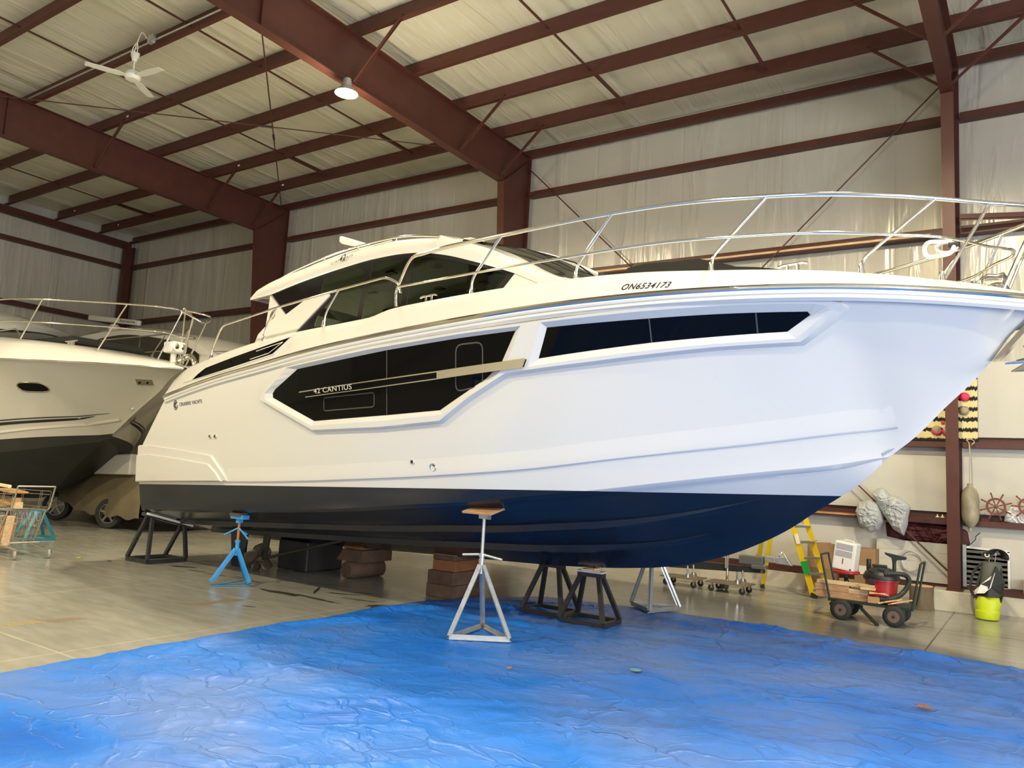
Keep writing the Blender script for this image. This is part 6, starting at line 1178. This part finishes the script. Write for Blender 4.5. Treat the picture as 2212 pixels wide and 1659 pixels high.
# ---------------------------------------------------------------- blue tarpaulin on the floor
def tarp_mat():
    m = bpy.data.materials.new('blue_poly_tarp'); m.use_nodes = True; nt = m.node_tree; b = nt.nodes['Principled BSDF']
    b.inputs['Roughness'].default_value = .42; b.inputs['Specular IOR Level'].default_value = .4
    tc = N(nt, 'ShaderNodeTexCoord')
    n = N(nt, 'ShaderNodeTexNoise'); n.inputs['Scale'].default_value = .55; n.inputs['Detail'].default_value = 6; n.inputs['Distortion'].default_value = .4; nt.links.new(tc.outputs['Object'], n.inputs['Vector'])
    r = N(nt, 'ShaderNodeValToRGB'); e = r.color_ramp.elements; e[0].position = .33; e[0].color = (.005, .115, .58, 1); e[1].position = .64; e[1].color = (.095, .20, .58, 1); x = r.color_ramp.elements.new(.47); x.color = (.020, .17, .69, 1)
    nt.links.new(n.outputs[0], r.inputs[0]); nt.links.new(r.outputs[0], b.inputs['Base Color'])
    wn = N(nt, 'ShaderNodeTexNoise'); wn.inputs['Scale'].default_value = 2.2; wn.inputs['Detail'].default_value = 3; nt.links.new(tc.outputs['Object'], wn.inputs['Vector'])
    wa = N(nt, 'ShaderNodeVectorMath', operation='MULTIPLY_ADD'); nt.links.new(wn.outputs['Color'], wa.inputs[0]); wa.inputs[1].default_value = (.45, .45, .1); nt.links.new(tc.outputs['Object'], wa.inputs[2])
    bp = None
    for kind, sc, st, dist, stretch, rot in (('V', .9, .7, .05, (1, 2.0, 1), .45), ('V', 2.6, .7, .022, (1, 1.7, 1), -.5), ('E', .9, .8, .014, (1, 1.9, 1), .35), ('E', 2.0, .75, .009, (1, 2.4, 1), -.6), ('V', 8, .6, .005, (1, 1.5, 1), .9), ('E', 5, .55, .0028, (1, 1.8, 1), .1), ('V', 22, .4, .002, (1, 1, 1), 0)):
        mp = N(nt, 'ShaderNodeMapping'); mp.inputs['Scale'].default_value = stretch; mp.inputs['Rotation'].default_value = (0, 0, rot); nt.links.new(wa.outputs[0], mp.inputs[0])
        q = N(nt, 'ShaderNodeTexVoronoi'); q.feature = 'F1' if kind == 'V' else 'DISTANCE_TO_EDGE'; q.inputs['Scale'].default_value = sc; nt.links.new(mp.outputs[0], q.inputs['Vector']); src = q.outputs[0]
        if kind == 'E':   # thin pinched creases, present only here and there
            w = N(nt, 'ShaderNodeMapRange', interpolation_type='SMOOTHSTEP'); w.inputs[1].default_value = .0; w.inputs[2].default_value = .035*sc**.4; w.inputs[3].default_value = 1; w.inputs[4].default_value = 0; nt.links.new(src, w.inputs[0])
            g = N(nt, 'ShaderNodeTexNoise'); g.inputs['Scale'].default_value = sc*.9; nt.links.new(tc.outputs['Object'], g.inputs['Vector']); h = N(nt, 'ShaderNodeMapRange'); h.inputs[1].default_value = .42; h.inputs[2].default_value = .6; nt.links.new(g.outputs[0], h.inputs[0])
            z = N(nt, 'ShaderNodeMath', operation='MULTIPLY'); nt.links.new(w.outputs[0], z.inputs[0]); nt.links.new(h.outputs[0], z.inputs[1]); src = z.outputs[0]
        k = N(nt, 'ShaderNodeBump'); k.inputs['Strength'].default_value = st; k.inputs['Distance'].default_value = dist; nt.links.new(src, k.inputs['Height'])
        if bp: nt.links.new(bp.outputs[0], k.inputs['Normal'])
        bp = k
    nt.links.new(bp.outputs[0], b.inputs['Normal'])
    return m
OUT = [(-5.75, -1.6), (-5.86, 1.0), (-5.94, 2.67), (-6.0, 3.8), (-6.05, 4.93), (-6.03, 5.72), (-6.11, 6.6), (-6.06, 7.2), (-5.88, 7.9), (-5.62, 8.2), (-5.37, 8.73), (-4.6, 8.95), (-3.65, 9.12), (-2.66, 9.16), (-1.8, 9.10), (-.93, 9.1), (-.15, 9.0), (1.5, 8.95), (4.2, 8.9), (4.2, -1.6)]
OD = dens(OUT, .05)
def edge_d(x, y):
    best = 9
    for i in range(len(OUT)-1):
        ax_, ay, bx, by = OUT[i][0], OUT[i][1], OUT[i+1][0], OUT[i+1][1]; dx, dy = bx-ax_, by-ay; t_ = clamp(((x-ax_)*dx+(y-ay)*dy)/(dx*dx+dy*dy)); best = min(best, hypot(x-ax_-t_*dx, y-ay-t_*dy))
    return best
random.seed(4)
FOLDS = []
for _ in range(130):
    x, y = random.uniform(-5.8, 1.5), random.uniform(1.2, 9.0); a = random.choice([.35, -.2, 1.1, -.9, .1, 2.0])+random.gauss(0, .25); FOLDS.append((x, y, cos(a), sin(a), random.uniform(.2, 1.0), random.uniform(.014, .026), random.uniform(.010, .026)))
# folds the photo shows clearly: the crease in front of the left yard, pulls towards the stands, the gathered back edge
FOLDS += [(-3.2, 4.4, .8, .6, 1.4, .03, .022), (-4.6, 6.9, .95, .1, 1.0, .04, .035), (-5.2, 7.6, .8, .5, .9, .05, .05), (-3.3, 8.5, .98, -.1, 1.0, .05, .04), (-2.7, 8.95, .9, .0, .7, .05, .05), (-4.9, 8.1, .9, -.2, .7, .05, .04), (-5.75, 5.6, .5, .86, .8, .04, .045), (-5.75, 6.6, .3, .95, .7, .04, .05), (-3.0, 3.0, .45, .9, .9, .03, .03), (-2.2, 5.2, .98, -.2, 1.5, .03, .02), (-.95, 8.9, .9, -.1, .4, .05, .05)]
CELL = {}
for k, f in enumerate(FOLDS):
    R_ = f[4]+.2
    for i in range(int((f[0]-R_)*2)-1, int((f[0]+R_)*2)+2):
        for j in range(int((f[1]-R_)*2)-1, int((f[1]+R_)*2)+2): CELL.setdefault((i, j), []).append(k)
def tarp_z(x, y, ed):
    p = V((x, y, 0)); z = .006+.005*(noise.noise(p*1.1)+.5)
    for rot, sc, am in ((.5, 1.3, .007), (-.8, 2.6, .006), (1.4, 5.2, .004)):
        c, s = cos(rot), sin(rot); q = V(((c*x-s*y)*sc, (s*x+c*y)*sc*2.4, sc)); w = 1-abs(noise.noise(q+V((.5*noise.noise(q*.7), 0, 0))))*2.6
        if w > 0: z += am*w*w
    for k in CELL.get((int(x*2 if x >= 0 else x*2-1), int(y*2)), ()):
        fx_, fy_, ca, sa, ln, wd, am = FOLDS[k]; u = (x-fx_)*ca+(y-fy_)*sa; v = -(x-fx_)*sa+(y-fy_)*ca+.06*sin(u*3+k)
        if abs(u) < ln and abs(v) < wd*4: z += am*(1-(u/ln)**2)**1.5*math.exp(-(v/wd)**2)
    if ed < .22: z += .020*max(0, noise.noise(V((x*2.2, y*2.2, 7)))+.25)*(1-ed/.22)
    k = clamp((.5-min((x-c_[0])**2+(y-c_[1])**2 for c_ in FEET)**.5)/.3) if FEET else 0
    return z*(1-.0*k)
FEET = []
st = .045
nx, ny = int((4.2+6.15)/st), int((9.2+1.6)/st); vid = {}; vs = []; fs = []
for i in range(nx+1):
    x = -6.15+i*st
    for j in range(ny+1):
        y = -1.6+j*st
        if inside((x, y), OUT):
            ed = edge_d(x, y) if (x < -5.2 or y > 7.6) else 1
            if ed > .03: vid[(i, j)] = len(vs); vs.append(V((x, y, tarp_z(x, y, ed))))
for i in range(nx):
    for j in range(ny):
        q = [vid.get(k) for k in ((i, j), (i+1, j), (i+1, j+1), (i, j+1))]
        if None not in q: fs.append(tuple(q))
# drop the rim of the sheet to the floor
cnt = {}
for f in fs:
    for a, b_ in zip(f, f[1:]+f[:1]): e = (min(a, b_), max(a, b_)); cnt[e] = cnt.get(e, 0)+1
rim_v = set(v for e, c in cnt.items() if c == 1 for v in e)
for v in rim_v:   # pull the stair-stepped rim onto the true outline
    p = vs[v]; bx_ = min(OD, key=lambda o: (o[0]-p.x)**2+(o[1]-p.y)**2); d = hypot(bx_[0]-p.x, bx_[1]-p.y)
    if d < .12: vs[v] = V((bx_[0]+.02*noise.noise(V((p.x*4, p.y*4, 2))), bx_[1]+.02*noise.noise(V((p.x*4, p.y*4, 5))), max(.004, p.z*.6)))
tp = MB(); tp.v = vs; tp.f = fs; tp.mi = [0]*len(fs)
o = tp.build('blue_tarp', tarp_mat(), smooth=180); tag(o, 'large crumpled blue plastic tarp spread under the bow and across the foreground', 'tarp')
leaf(-.73, 6.67, .035, .06, LEAFB, 'brown dry maple leaf on the tarp, the largest at the lower right', 3)
leaf(-.80, 7.55, .03, .025, LEAFB, 'small dry leaf fragment on the tarp beyond the maple leaf', 4)
leaf(-3.51, 5.33, .03, .022, mat('orange_leaf', (.6, .12, .02), .7), 'tiny orange leaf on the tarp beside the near jack stand', 5)
PATCH = mat('green_tape_patch', (.16, .38, .40), .5)
tag(MB().lathe([(0, 0), (.045, 0), (.045, .002), (0, .002)], (-2.75, 6.05, .032), n=14).build('tape_patch', PATCH), 'small round pale green patch on the tarp', 'patch')
for o in bpy.data.objects:
    if '_w' in o: del o['_w']
